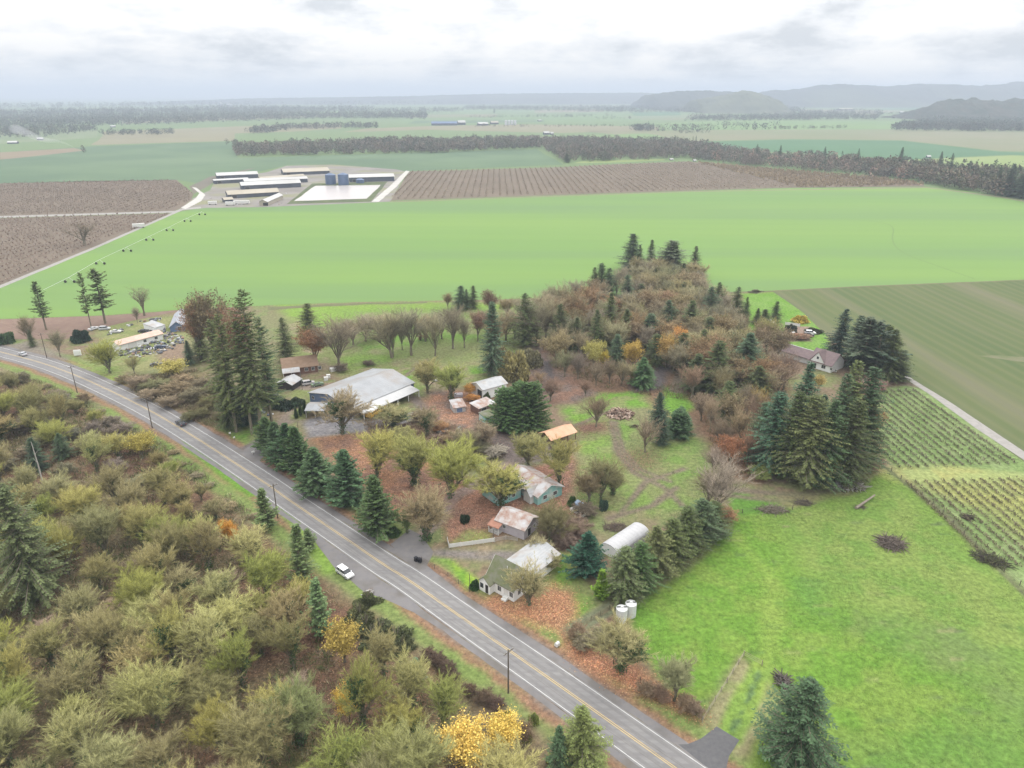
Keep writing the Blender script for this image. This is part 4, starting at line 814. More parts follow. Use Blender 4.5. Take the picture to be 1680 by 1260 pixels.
# central wood: named trees
C3 = 'conifers topping the central wood'
for x, y, t_, w_, c, l in [(1035,444,383,34,FIRB,'tall lone-topped fir at the back left of the central wood'),(1048,446,401,14,FIR,'slim fir beside the tall one at the back of the central wood'),(1067,434,393,16,FIR,'short-armed dark fir behind the central wood'),
                         (1138,452,403,20,FIR,'neat conical fir at the back right corner of the central wood'),(974,494,438,22,FIR,'left one of the fir pair on the wood\'s left shoulder'),(985,492,431,28,FIRB,'right one of the fir pair on the wood\'s left shoulder')]: pl('fir%d' % (x % 4), x, y, t_, w_*1.35, c, l, C3)
pl('fir3', 1099, 458, 394, 66, (.13,.16,.10), 'broad grey-green tree crowning the back of the central wood')
for i, (x, y, t_, w_, c) in enumerate([(1025,572,506,30,FIR),(1064,570,514,36,FIRB),(996,566,523,24,FIR),(1118,606,546,32,FIR),(1222,632,546,52,FIRB),(1172,645,558,42,FIR),(1130,560,492,34,FIR),(1184,566,517,26,FIR),(1053,634,586,34,(.06,.12,.045)),(915,560,500,26,FIR),(1150,600,540,30,FIR),(1075,600,548,28,FIR),(945,575,520,26,FIR),(1010,600,548,26,FIRB),(1095,545,492,28,FIRB),(1160,575,520,30,FIR),(1200,600,545,30,FIRB),(1140,640,580,36,FIR),(1190,690,625,38,FIR),(1050,505,465,24,FIR),(1120,500,462,24,FIRB),(1000,520,480,24,FIR),(1240,660,600,38,FIR),(1030,545,500,26,FIR),(955,540,492,22,FIR)]):
    pl('fir%d' % (i % 4), x, y, t_, w_*1.45, c)
for x, y, t_, w_, c in [(973,606,556,36,YOL),(1038,604,553,34,(.5,.36,.1)),(990,604,571,22,(.55,.44,.08)),(1092,604,542,36,(.5,.33,.12)),(1114,590,529,28,ORG),(1245,628,602,22,(.6,.46,.08)),(1085,570,532,28,YOL),(1018,598,570,22,YOL)]:
    pl('maple%d' % (x % 2), x, y, t_, w_, c)
for x, y, t_, w_, c in [(926,618,569,40,(.30,.28,.17)),(948,622,572,36,(.28,.22,.17)),(978,632,590,36,(.3,.22,.16)),(1020,632,588,38,(.33,.28,.17)),(1000,630,584,30,(.28,.22,.17)),(1134,654,590,44,(.34,.24,.19)),(1035,628,594,30,OLD),(903,658,616,42,(.29,.2,.16)),(978,700,640,48,(.31,.21,.15)),(885,640,606,26,BRN),(960,650,620,26,(.3,.2,.16))]:
    pl('grey%d' % (x % 4), x, y, t_, w_, c)
pl('fir0', 1079, 704, 643, 38, (.05,.085,.05), 'dark fir in the middle of the grassy clearing'); pl('blob0', 1113, 714, 670, 50, (.06,.10,.045), 'broad dark green tree beside the clearing fir'); pl('grey2', 1058, 742, 680, 44, (.31,.24,.18)); pl('fir1', 1085, 730, 680, 30, (.05,.085,.05))
for i, (x, y, t_, w_, c) in enumerate([(1165,705,648,40,(.36,.27,.20)),(1197,700,640,46,(.38,.29,.18)),(1225,690,625,46,(.33,.25,.19)),(1180,735,680,44,(.34,.25,.19)),(1196,768,706,48,(.42,.20,.12)),(1213,740,660,44,(.36,.28,.18)),(1235,720,640,44,(.32,.2,.15)),(1150,690,640,34,(.3,.23,.17)),(1180,660,600,40,(.33,.28,.16)),(1255,660,600,44,(.35,.28,.17)),(1275,650,590,44,(.32,.24,.17)),(1225,765,700,40,(.36,.22,.15)),(1285,640,570,44,(.33,.23,.18)),(1210,640,590,40,(.32,.22,.16)),(1240,690,630,36,(.4,.3,.12)),(1170,780,730,40,(.34,.26,.2))]):
    pl(('oak%d' if i % 3 == 1 or i == 4 else 'grey%d') % (i % 4), x, y, t_, w_, c)
# central wood: the closed oak canopy
def fill(poly_px, sp, fn, seed, tries=6000, avoid=()):
    r = random.Random(seed); poly = W(poly_px); xs = [p[0] for p in poly]; ys = [p[1] for p in poly]; pts = list(avoid); n0 = len(pts); out_ = []
    for _ in range(tries):
        x = r.uniform(min(xs), max(xs)); y = r.uniform(min(ys), max(ys))
        if not inpoly(np.array([x]), np.array([y]), poly)[0]: continue
        s = sp*r.uniform(.8, 1.25)
        if any((x-a)**2+(y-b)**2 < s*s for a, b in pts): continue
        pts.append((x, y)); out_.append((x, y))
    for x, y in out_: fn(x, y, r)
    return out_
def to_px(x, y):
    dz = CAMH; c, s = math.cos(PITCH), math.sin(PITCH); dp = y*c+dz*s; return 840+x/dp*FPX, 630+(dz*c-y*s)/dp*FPX
def wood_tree(x, y, r):
    a, b = to_px(x, y); k = r.random()
    if b < 505: k = .3+.7*k
    if k < .40: pl('oak%d' % r.randrange(4), a, b, h=r.uniform(13.5, 18.5), col=r.choice([BRN, (.36,.26,.165), (.37,.235,.14), (.31,.25,.16), (.33,.27,.16)]), wm=r.uniform(11, 14))
    elif k < .62: pl('mossy%d' % r.randrange(8), a, b, h=r.uniform(13, 17), col=r.choice([OLD, (.38,.33,.2), (.35,.31,.19), GRB]), wm=r.uniform(10, 13), desc='olive-brown bare oak')
    elif k < .93: pl('grey%d' % r.randrange(4), a, b, h=r.uniform(12, 17), col=r.choice([GRB, (.36,.31,.21), (.34,.29,.2), (.33,.31,.19)]), wm=r.uniform(9, 12))
    else: pl('fir%d' % r.randrange(3), a, b, h=r.uniform(17, 24), col=r.choice([FIR, FIRB]), wm=r.uniform(9.5, 12.5))
fill([(900,608),(905,560),(945,530),(965,510),(1010,480),(1050,462),(1100,456),(1138,462),(1152,500),(1200,530),(1240,560),(1275,590),(1275,630),(1235,650),(1180,665),(1130,640),(1085,590),(1060,590),(1040,590),(990,590),(940,600)], 7.6, wood_tree, 5, 2600)
# trees and brush left of the road
EDGE = [(-300,590),(0,604),(60,616),(114,636),(214,694),(260,720),(300,752),(360,800),(410,838),(457,884),(500,930),(530,965),(560,990),(600,1004),(650,1026),(700,1056),(745,1092),(800,1134),(860,1184),(1000,1290)]
def room(a, b, h, wm_):
    """tallest height that keeps the crown below the road's edge"""
    e_ = np.interp([a-wm_*2.2, a, a+wm_*3.2], [p[0] for p in EDGE], [p[1] for p in EDGE]); lim = max(e_[0]-14, e_[1], e_[2]-6)
    while h > 1.5 and HG(b, lim) < h: h -= .4
    return h
SPEC = []
for key, x, y, t_, w_, c, l in [
 ('fir3',60,985,796,112,(.115,.14,.065),'large grey-green fir at the left edge of the roadside wood'),
 ('young0',437,869,802,40,(.15,.20,.075),'soft green young pine beside the road behind the hidden pole'),('young1',497,958,858,42,(.13,.18,.075),'tall young pine left of the parked white SUV'),('young0',508,905,868,30,(.13,.18,.075),None),
 ('young1',527,1042,950,44,(.15,.205,.09),'blue-green young pine below the parked white SUV'),('young0',684,1118,1080,28,(.16,.25,.15),'small blue-green young pine beside the dark brush'),
 ('maple0',566,1086,1012,60,(.45,.33,.09),'yellow-orange autumn tree below the white SUV'),
 ('maple1',762,1262,1184,92,(.68,.50,.13),'bright yellow maple at the bottom edge, left lobe of the pair'),('maple0',822,1236,1172,58,(.66,.50,.14),'bright yellow maple near the lower road, right lobe of the pair'),
 ('maple1',574,1184,1128,42,(.68,.45,.10),'sparse golden sapling among olive trees'),('maple0',376,890,850,28,(.6,.3,.06),'small orange sapling over red leaves in the left wood'),
 ('mossy1',666,1224,1146,72,OL,'olive mossy tree left of the bright yellow maple'),('mossy4',494,1220,1120,84,(.27,.29,.13),None),('mossy3',596,1196,1080,86,OL,'tall forked olive tree above the golden sapling'),
 ('mossy0',560,1275,1196,110,OLG,None),('fir1',952,1270,1160,84,(.17,.20,.07),'yellow-green fir at the bottom edge beside the road'),('fir2',915,1272,1192,50,(.07,.12,.06),'small dark fir left of the yellow-green fir at the bottom edge'),
 ('fir2',1300,1268,1115,132,(.075,.125,.065),'large dark fir at the bottom right beside the pasture'),
 ('maple0',234,752,704,40,(.44,.38,.11),'yellow-green tree beside the utility pole in the left wood'),('maple1',388,900,862,20,(.6,.3,.07),None),
 ('fir1',64,770,718,40,(.06,.10,.06),'dark fir beside the tall pale snag'),('fir0',105,752,710,34,(.07,.11,.06),None),
 ('oak3',860,1225,1180,30,(.3,.2,.14),None)]:
    pl(key, x, y, t_, w_, c, l); SPEC.append(P(x, y))
for x, y, t_ in [(831,1184,1166),(863,1212,1194),(875,1186,1172),(842,1196,1184),(905,1252,1240)]: pl('ball%d' % (x % 2), x, y, t_, 20, (.27,.30,.08), desc='small olive-yellow ball bush'); SPEC.append(P(x, y))
for i, (x, y, w_) in enumerate([(600,1030,60),(625,1038,60),(650,1052,56),(612,1048,50),(590,1012,44),(640,1070,50),(662,1066,36),(604,990,40)]): pl('bramble%d' % (i % 2), x, y, wpx=w_*1.25, h=2.6, col=(.12,.13,.065), desc='dark blackberry mound', group='blackberry thicket'); SPEC.append(P(x, y))
for i, (x, y, w_) in enumerate([(705,1080,30),(720,1090,34),(735,1104,30),(770,1140,30),(795,1150,32),(815,1162,30),(745,1120,28)]): pl('brush%d' % (i % 3), x, y, wpx=w_, h=2.4, col=(.13,.09,.07), desc='dark twiggy bush', group='dark brush beside the road'); SPEC.append(P(x, y))
def wood_left(x, y, r):
    a, b = to_px(x, y); j = vn(x, y, 25, 3)
    # upper-left part is darker scrub
    if b < 830 and a < 260 and HG(b, np.interp(a, [p[0] for p in EDGE], [p[1] for p in EDGE])) > 4 and r.random() < .6:
        pl('brush%d' % r.randrange(3), a, b, h=r.uniform(3.5, 6), wm=r.uniform(5, 8), col=r.choice([(.24,.19,.16),(.28,.23,.17),(.29,.26,.16),(.21,.19,.13)]), desc=r.choice(['dark grey thicket bush', 'brown bare scrub bush'])); return
    k = r.random(); h = r.uniform(8.5, 14.5)
    c, ds = ((OL, 'mossy olive bare maple'), (OLG, 'greenish mossy bare maple'), ((.44,.41,.18), 'pale mossy bare maple'), (OLD, 'brownish mossy bare maple'), ((.36,.30,.15), 'brown bare maple'))[min(4, int(k*5.4))]
    if k > .955: pl('brush%d' % r.randrange(3), a, b, h=r.uniform(3, 5), wm=r.uniform(5, 7), col=(.34,.26,.19), desc='brown bare scrub bush'); return
    wm_ = r.uniform(7, 10.2)*(.9 if h < 9.5 else 1.05); h2 = room(a, b, h, wm_)
    if h2 < 4.5: pl('brush%d' % r.randrange(3), a, b, h=max(1.2, h2*.7), wm=r.uniform(3, 4.5), col=(.30,.25,.16), desc='brown bare scrub bush'); return
    pl('mossy%d' % r.randrange(8), a, b, h=h2, wm=wm_*max(.6, h2/h), col=c, desc=ds)
LW = [(-200,600),(0,615),(60,625),(114,645),(214,700),(280,735),(330,775),(380,815),(430,858),(470,900),(500,950),(545,975),(575,1010),(600,1085),(680,1125),(740,1160),(800,1200),(870,1262),(860,1420),(400,1500),(-250,1400)]
for q_ in [(566,943),(550,950),(560,965),(575,975),(585,985),(540,940),(555,985),(595,1000)]: SPEC.append(P(*q_))
fill(LW, 6.2, wood_left, 9, 5600, SPEC)
finish_labels()
# ground-hugging brush and saplings: nobody could count it
def scatter_brush(name, poly_px, n, seed, cols, hs, ln=10, thr=.4):
    rs = np.random.RandomState(seed); poly = W(poly_px); a = np.array(poly); lo = a.min(0); hi = a.max(0)
    p = lo+rs.rand(n*3, 2)*(hi-lo); p = p[inpoly(p[:, 0], p[:, 1], poly)]; p = p[fbm(p[:, 0], p[:, 1], 9, seed) > thr][:n]
    k = ln; c = np.repeat(np.c_[p, np.zeros(len(p))], k, 0)+rs.normal(size=(len(p)*k, 3))*[.45, .45, 0]; d = rs.normal(size=(len(c), 3))*.55+[0, 0, .8]
    L = rs.uniform(hs[0], hs[1], len(c)); V, F = kites(c, d, L, L*.06+.03, rs); cc = np.array(cols)[rs.randint(0, len(cols), len(p))]; T = np.repeat(np.repeat(cc, k, 0)*rs.uniform(.6, 1.4, (len(c), 1)), 4, 0)
    link(name, mesh_np(name, V, F, [mat('brush_stems', (1,1,1), (.85,.85,.85), 1, .95, .05, attr=True)], tint=T))['kind'] = 'stuff'
def scatter_flat(name, polys, n, seed, cols, spread, sz):
    rs = np.random.RandomState(seed); P_ = []
    for px in polys:
        pw = np.array(W(px)); lo = pw.min(0); hi = pw.max(0); q_ = lo+rs.rand(n*3, 2)*(hi-lo); q_ = q_[inpoly(q_[:, 0], q_[:, 1], [tuple(v) for v in pw])][:n]; P_.append(q_+rs.normal(size=q_.shape)*spread)
    p = np.concatenate(P_); k = len(p); c = np.c_[p, rs.uniform(.03, .07, k)]; d = rs.normal(size=(k, 3)); d[:, 2] *= .12; nz = np.zeros((k, 3)); nz[:, 2] = 1
    V, F = kites(c, d, rs.uniform(.6, 1.4, k)*sz, rs.uniform(.5, 1.1, k)*sz, rs, nz); V[:, 2] = np.maximum(V[:, 2], .015); T = np.repeat(np.array(cols)[rs.randint(0, len(cols), k)]*rs.uniform(.7, 1.3, (k, 1)), 4, 0)
    link(name, mesh_np(name, V, F, [mat('leaf_litter', (1,1,1), (.85,.85,.85), 1, .9, .1, attr=True)], tint=T))['kind'] = 'stuff'
LC = [(.36,.17,.09),(.42,.24,.12),(.26,.13,.08),(.5,.34,.18),(.2,.11,.07)]
scatter_flat('fallen_leaves', [[(797,982),(870,975),(905,960),(938,975),(940,1010),(920,1034),(845,1008)]], 5200, 1, LC, 1.5, .22)
scatter_flat('fallen_leaves', [[(920,1032),(1040,1085),(1165,1178),(1150,1186),(1040,1140),(945,1085)]], 3800, 2, LC, 1.2, .2)
scatter_flat('fallen_leaves', [[(520,716),(690,745),(800,800),(700,875),(600,790)], [(735,893),(725,860),(760,810),(860,800),(860,840),(815,880)], [(870,770),(935,745),(975,800),(950,850),(880,850)], [(700,640),(790,640),(850,740),(690,700)]], 2600, 3, [(.25,.14,.1),(.3,.17,.11),(.18,.1,.08),(.38,.26,.18)], 2.2, .26)
scatter_flat('fallen_leaves', [[(1010,745),(1075,735),(1080,765),(1030,770)], [(940,700),(990,692),(1000,705),(955,712)], [(880,600),(960,640),(1100,640),(1000,655),(900,660)]], 900, 4, [(.25,.14,.1),(.3,.18,.12),(.18,.1,.08)], 2.5, .28)
scatter_flat('fallen_leaves', [LW], 26000, 5, [(.22,.12,.08),(.28,.16,.1),(.14,.09,.06),(.36,.24,.15)], 1, .3)
scatter_brush('grass_tufts', PAST, 7000, 21, [(.09,.15,.03),(.12,.17,.045),(.16,.19,.06),(.07,.11,.03)], (.12, .34), 6, .47)
scatter_brush('grass_tufts', [(930,690),(1000,665),(1180,830),(1190,850),(1000,850),(940,820)], 2500, 22, [(.12,.15,.05),(.17,.16,.08),(.09,.12,.04)], (.12, .4), 6, .4)
scatter_brush('grass_tufts', [(480,505),(700,498),(880,505),(880,620),(700,640),(560,620)], 2500, 23, [(.14,.15,.06),(.18,.16,.09)], (.15, .5), 6, .4)
scatter_brush('undergrowth', LW, 16000, 3, [(.28,.23,.15),(.22,.2,.10),(.18,.12,.09),(.13,.17,.06),(.33,.29,.18),(.08,.12,.04)], (.5, 1.7))
scatter_brush('undergrowth', [(215,618),(355,605),(360,705),(290,682),(215,640)], 2500, 4, [(.2,.16,.11),(.17,.17,.08),(.3,.24,.15)], (.5, 1.6))
scatter_brush('undergrowth', [(900,600),(980,500),(1100,450),(1160,480),(1290,545),(1290,640),(1240,790),(1190,790),(1140,660),(1000,640)], 6000, 5, [(.2,.14,.1),(.17,.13,.08),(.12,.14,.06)], (.5, 1.8))
scatter_brush('undergrowth', [(590,690),(700,680),(800,720),(830,750),(780,750),(700,740),(620,725)], 1800, 6, [(.33,.25,.17),(.3,.2,.13),(.24,.2,.12)], (.4, 1.4))
scatter_brush('undergrowth', [(880,860),(950,850),(960,900),(900,905)], 700, 7, [(.2,.13,.11),(.24,.17,.13)], (.4, 1.3))
# ------------------------------------------------------------------ buildings
glass = mat('window_glass', (.03,.035,.04), (.05,.055,.06), 1, .15, .5); white_t = mat('white_trim', (.60,.60,.58), (.52,.52,.50), 2, .6)
white_w = mat('white_siding', (.74,.75,.74), (.66,.67,.66), 1.2, .8, .2, seam=('Z', .25)); dark_in = mat('dark_interior', (.03,.03,.03), (.05,.045,.04), 1, .9)
white_roof = mat('white_metal_roof', (.38,.385,.39), (.29,.30,.31), .5, .6, .3, seam=('X', .6), c3=(.30,.27,.24), scale3=.35)
grey_roof = mat('grey_metal_roof', (.30,.31,.325), (.245,.255,.265), .25, .6, .3, seam=('X', .9), c3=(.25,.235,.22), scale3=.12)
moss_roof = mat('mossy_roof', (.16,.16,.115), (.11,.13,.055), .8, .9, .15, .4, c3=(.19,.185,.16), scale3=.3)
rust_roof = mat('rusty_metal_roof', (.26,.15,.11), (.40,.38,.365), .7, .7, .25, seam=('X', .7), c3=(.43,.43,.44), scale3=.3)
lilac = mat('lilac_siding', (.42,.39,.42), (.36,.33,.36), 1, .8, seam=('Z', .3)); teal_w = mat('teal_siding', (.18,.40,.38), (.27,.47,.44), .7, .8, seam=('X', .5), c3=(.45,.5,.47), scale3=.5)
brown_w = mat('brown_siding', (.16,.09,.07), (.12,.07,.055), 1, .85); blue_w = mat('blue_metal_wall', (.10,.15,.25), (.13,.18,.28), 1, .6, seam=('X', .5))
grey_w = mat('grey_boards', (.33,.32,.31), (.42,.41,.40), .8, .85, seam=('X', .4)); orange_roof = mat('orange_roof', (.52,.28,.17), (.58,.36,.24), .5, .6, .3, seam=('X', .5))
pink_roof = mat('pink_rusty_roof', (.46,.31,.25), (.52,.39,.32), .4, .7, .3, seam=('X', .6)); slate_roof = mat('slate_grey_roof', (.27,.285,.32), (.34,.35,.38), .5, .7, .3, .2); brown_roof = mat('brown_shingle_roof', (.19,.13,.09), (.24,.17,.12), .8, .9, .1, .3)
purple_roof = mat('purple_brown_roof', (.17,.13,.135), (.22,.17,.165), .7, .9, .1, .3)
def roof_prof(d, wall, ridge, o, th=.16):
    s = (ridge-wall)/(d/2)
    return [(-o, wall-s*o+.05), (d/2, ridge+.05), (d+o, wall-s*o+.05), (d+o, wall-s*o+.05+th), (d/2, ridge+.05+th), (-o, wall-s*o+.05+th)]
def opening(par, face, L, D, u, z, w_, h, kind='window', fm_=None, pm_=None):
    fm_ = fm_ or white_t; pm_ = pm_ or glass; m = MB(); g = MB(); t = .09
    def bx(M, a0, a1, z0, z1, o0, o1, mt):
        if face == 'f': M.box(a0, a1, -o1, -o0, z0, z1, mt)
        elif face == 'b': M.box(a0, a1, D+o0, D+o1, z0, z1, mt)
        elif face == 'l': M.box(-o1, -o0, a0, a1, z0, z1, mt)
        else: M.box(L+o0, L+o1, a0, a1, z0, z1, mt)
    bx(m, u-w_/2-t, u-w_/2, z-t, z+h+t, .003, .07, fm_); bx(m, u+w_/2, u+w_/2+t, z-t, z+h+t, .003, .07, fm_); bx(m, u-w_/2, u+w_/2, z+h, z+h+t, .003, .07, fm_); bx(m, u-w_/2, u+w_/2, z-t, z, .003, .07, fm_)
    if kind == 'window': bx(m, u-.025, u+.025, z, z+h, .035, .06, fm_)
    f = m.build(kind, par); bx(g, u-w_/2, u+w_/2, z, z+h, .004, .03, pm_); g.build('pane' if kind == 'window' else 'panel', f)
def house(name, label, A, B, D, wall, ridge, axis='x', wm_=None, rm=None, o=.4, wins=(), doors=(), cat='house', roof='gable', extra=None, group=None, trim=True, posts=False, chim=None):
    a = P(*A); b = P(*B); L = math.hypot(b[0]-a[0], b[1]-a[1]); rz = math.atan2(b[1]-a[1], b[0]-a[0])
    r = root(name, a[0], a[1], rz); tag(r, label, cat, group); m = MB()
    span = D if axis == 'x' else L
    if roof == 'gable':
        if posts:
            for x in np.linspace(.15, L-.15, max(2, int(L/3)+1)):
                for y in (.15, D-.25): q_ = MB(); q_.box(x-.1, x+.1, y-.1, y+.1, 0, wall, wm_); q_.build('post', r)
            m.box(0, L, D-.08, D, 0, wall*.9, wm_)
        else: m.prism([(0, 0), (span, 0), (span, wall), (span/2, ridge), (0, wall)], 0, L if axis == 'x' else D, axis, wm_)
        k = MB(); k.prism(roof_prof(span, wall, ridge, o), -o, (L if axis == 'x' else D)+o, axis, rm); ro = k.build('roof', r)
        if trim:
            t = MB()
            for e_ in (-o-.04, (L if axis == 'x' else D)+o+.003):
                pr_ = roof_prof(span, wall, ridge, o+.02, .2); t.prism(pr_, e_, e_+.04, axis, white_t)
            t.build('trim', ro)
    elif roof == 'arch':
        n = 12; pr_ = [(D/2-math.cos(math.pi*i/n)*D/2, wall+math.sin(math.pi*i/n)*(ridge-wall)) for i in range(n+1)]
        m.prism([(0, 0), (D, 0)]+pr_[::-1], .1, L-.1, 'x', wm_)
        pi_ = [(D/2-math.cos(math.pi*i/n)*(D/2+.12), wall+math.sin(math.pi*i/n)*(ridge-wall+.14)) for i in range(n+1)]
        k = MB(); k.prism([(-.12, 0)]+pi_+[(D+.12, 0)]+[(D+.01, 0)]+[(y*1.0+(.01 if y > D/2 else -.01), z+.02) for y, z in pr_[::-1]]+[(-.01, 0)], 0, L, 'x', rm); k.build('roof', r)
    else:   # mono pitch, low at the front
        m.prism([(0, 0), (D, 0), (D, ridge), (0, wall)], 0, L, 'x', wm_); s = (ridge-wall)/D
        k = MB(); k.prism([(-o, wall-s*o+.03), (D+o, ridge+s*o+.03), (D+o, ridge+s*o+.17), (-o, wall-s*o+.17)], -o, L+o, 'x', rm); k.build('roof', r)
    m.build('wall', r)
    for w_ in wins: opening(r, w_[0], L, D, *w_[1:])
    for w_ in doors: opening(r, w_[0], L, D, *w_[1:5], kind='door', pm_=w_[5] if len(w_) > 5 else dark_in)
    if chim:
        c = MB(); c.box(chim[0]-.3, chim[0]+.3, chim[1]-.3, chim[1]+.3, wall, ridge+.9, brown_w); c.build('chimney', r)
    if extra: extra(r, L, D, wall, ridge)
    return r
# white farmhouse by the road
def farm_extra(r, L, D, wall, ridge):
    m = MB(); m.prism([(.3, 0), (L-.3, 0), (L-.3, 3.3), (L/2, 4.3), (.3, 3.3)], D+.01, D+9.5, 'y', white_w); m.build('rear_wing', r)
    k = MB(); k.prism([(u+.0, z) for u, z in [(-.3, 3.15), (L/2, 4.45), (L+.3, 3.15), (L+.3, 3.3), (L/2, 4.62), (-.3, 3.3)]], D/2+.5, D+10, 'y', white_roof); k.build('rear_roof', r)
    # front left gabled porch wing
    m = MB(); m.prism([(-.9, 0), (2.1, 0), (2.1, 2.5), (.6, 3.9), (-.9, 2.5)], -1.5, 2.0, 'y', white_w); pw = m.build('porch_wing', r)
    k = MB(); k.prism([(-1.2, 2.3), (.6, 4.0), (2.4, 2.3), (2.4, 2.45), (.6, 4.18), (-1.2, 2.45)], -1.8, 2.2, 'y', moss_roof); k.build('porch_roof', r)
    g = MB(); g.box(-.6, .3, -1.54, -1.503, .9, 2.1, glass); g.box(.9, 1.7, -1.54, -1.503, .1, 2.2, dark_in); g.build('window', pw)
    v = MB(); v.tube((4, 2.2, 5.2), (4, 2.2, 6.3), .08, .08, white_t); v.tube((5.6, 1.6, 4.6), (5.6, 1.6, 5.7), .08, .08, white_t); v.build('vent', r)
    s = MB(); s.box(5.0, 6.2, -1.2, -.01, 0, .35, white_t); s.box(5.0, 6.2, -.7, -.01, .35, .65, white_t); s.build('steps', r)
house('farmhouse', 'white farmhouse with steep mossy front roof and white rear roof beside the road', (799,964), (843,988), 6.6, 3.0, 6.6, 'x', white_w, moss_roof, .35,
      wins=[('f', 3.6, 1.0, .9, 1.2), ('f', 6.9, 1.0, .9, 1.2), ('r', 1.8, 1.0, .8, 1.2), ('r', 3.8, 1.0, .8, 1.2), ('r', 3.0, 3.6, .8, .9)], doors=[('f', 5.4, .35, .9, 2.0, white_t)], extra=farm_extra)
def lil_extra(r, L, D, wall, ridge):
    p = MB()
    for x in (-1.1, 1.7):
        p.box(x-.07, x+.07, -1.9, -1.76, 0, 2.1, white_t)
    p.box(-1.1, 1.7, -1.84, -.0, 0, .35, grey_w); p.box(-1.1, 1.7, -1.86, -1.80, .9, 1.0, white_t); p.build('porch', r)
    k = MB(); k.prism([(-2.2, 2.05), (.6, 2.75), (.6, 2.9), (-2.2, 2.2)], -1.4, 2.0, 'x', mat('rust_sheet', (.26,.13,.09), (.34,.18,.13), .8, .9)); k.build('porch_roof', r)
house('small_house', 'small lilac house with patchy white and rusty metal roof and porch', (815,869), (860,886), 6.6, 2.9, 4.5, 'x', lilac, rust_roof, .45,
      wins=[('f', 2.3, 1.3, .7, .9), ('r', 4.6, 1.1, .8, 1.0)], doors=[('r', 2.2, .1, 1.4, 2.1)], extra=lil_extra)
def teal_extra(r, L, D, wall, ridge):
    m = MB(); m.prism([(L-4.4, 0), (L-1.6, 0), (L-1.6, 2.3), (L-3.0, 3.9), (L-4.4, 2.3)], -1.2, -.01, 'y', white_t); m.build('entry_gable', r)
    k = MB(); k.prism([(L-4.7, 2.1), (L-3.0, 4.0), (L-1.3, 2.1), (L-1.3, 2.25), (L-3.0, 4.18), (L-4.7, 2.25)], -1.5, D/2, 'y', white_roof); k.build('entry_roof', r)
house('long_house', 'teal house with leaf-strewn long roof behind the lilac house', (832,796), (882,829), 8.5, 2.7, 4.6, 'x', teal_w, rust_roof, .5, wins=[('f', 3.0, 1, 1.0, 1.1), ('r', 2.5, 1, 1.2, 1.1), ('r', 6, 1, 1.2, 1.1)], extra=teal_extra)
house('house_wing', 'teal gabled wing with mossy roof at the left of the teal house', (791,812), (818,831), 7.5, 2.7, 4.2, 'y', teal_w, mat('brown_moss_roof', (.26,.23,.15), (.33,.30,.24), .8, .9), .4, wins=[('r', 2.5, 1.1, .9, 1.0), ('r', 5.0, 1.1, .9, 1.0)])
house('arched_shed', 'white arched metal shed beside the conifer hedge', (1012,920), (1064,884), 4.8, 1.7, 3.1, 'x', white_w, mat('plain_white_sheet', (.42,.42,.425), (.36,.36,.37), .6, .6, .3, seam=('X', 1.2)), cat='shed', roof='arch')
house('open_shed', 'shed with bright orange-tan metal roof in the clearing', (904,736), (945,722), 6.0, 2.8, 4.2, 'x', brown_w, orange_roof, .3, cat='shed', trim=False, posts=True)
house('tall_shed', 'tall white shed with open dark end among fallen leaves', (793,656), (831,645), 7.5, 3.8, 5.2, 'x', white_w, white_roof, .4, cat='shed', doors=[('l', 2.2, .1, 2.8, 3.0)], wins=[('f', 5.5, 1.2, 1.2, 1.2)])
house('small_shed', 'small shed with rust-streaked lean-to roof and blue-grey front', (745,678), (764,675), 4.6, 1.9, 2.8, 'x', grey_w, rust_roof, .3, cat='shed', roof='mono', doors=[('f', 2.0, .1, 2.0, 1.5, blue_w)])
house('low_shed', 'low brown shed with rusty white roof beside the big evergreens', (786,681), (812,671), 4.4, 2.3, 2.9, 'x', brown_w, rust_roof, .3, cat='shed', roof='mono', doors=[('f', 2.2, .1, 2.4, 1.9)])
house('teal_shed', 'little teal shed half hidden by the big evergreens', (797,695), (814,689), 3.6, 2.0, 2.6, 'x', teal_w, moss_roof, .2, cat='shed', roof='mono')
# big barn
def barn_extra(r, L, D, wall, ridge):
    k = MB(); k.prism([(L-.3, wall-.15), (L+5.0, wall-1.0), (L+5.0, wall-.85), (L-.3, wall+.0)], 1.0, D-2, 'y', mat('lower_roof', (.36,.365,.37), (.42,.42,.42), .4, .6, .4, seam=('X', .8))); k.build('lean_to_roof', r)
    for y in np.linspace(1.3, D-2.4, 6): m = MB(); m.box(L+4.6, L+4.85, y, y+.25, 0, wall-1.05, white_t); m.build('post', r)
    f = MB(); f.box(L-2.2, L-1.9, -.2, -.01, 0, 3, white_t); f.box(L+.5, L+.7, -.2, -.01, 0, 3, white_t); f.box(L-1.9, L+.5, -.2, -.01, 2.7, 3, white_t); f.build('door_frame', r)
house('barn', 'big barn with broad pale grey metal roof and blue end wall', (509,659), (577,686), 29, 3.4, 5.8, 'y', blue_w, grey_roof, .4, cat='barn', wins=[('f', 2.0, 1.6, 1.2, 1.0), ('l', 5, 1.4, 1.2, 1.0)], doors=[('f', 12.0, .05, 3.2, 2.8, white_t)], extra=barn_extra)
house('canopy', 'pale lean-to canopy on posts at the barn\'s near corner', (502,686), (533,686), 7, 2.6, 3.3, 'x', grey_w, grey_roof, .2, cat='canopy', trim=False, posts=True)
def br_extra(r, L, D, wall, ridge):
    k = MB(); k.prism([(-3.6, 2.2), (.0, 2.9), (.0, 3.02), (-3.6, 2.32)], -.5, 6.0, 'x', white_roof); k.build('porch_roof', r)
    p = MB()
    for x in (-.3, 2.6, 5.8): p.box(x, x+.14, -3.4, -3.26, 0, 2.2, white_t)
    p.build('porch_post', r)
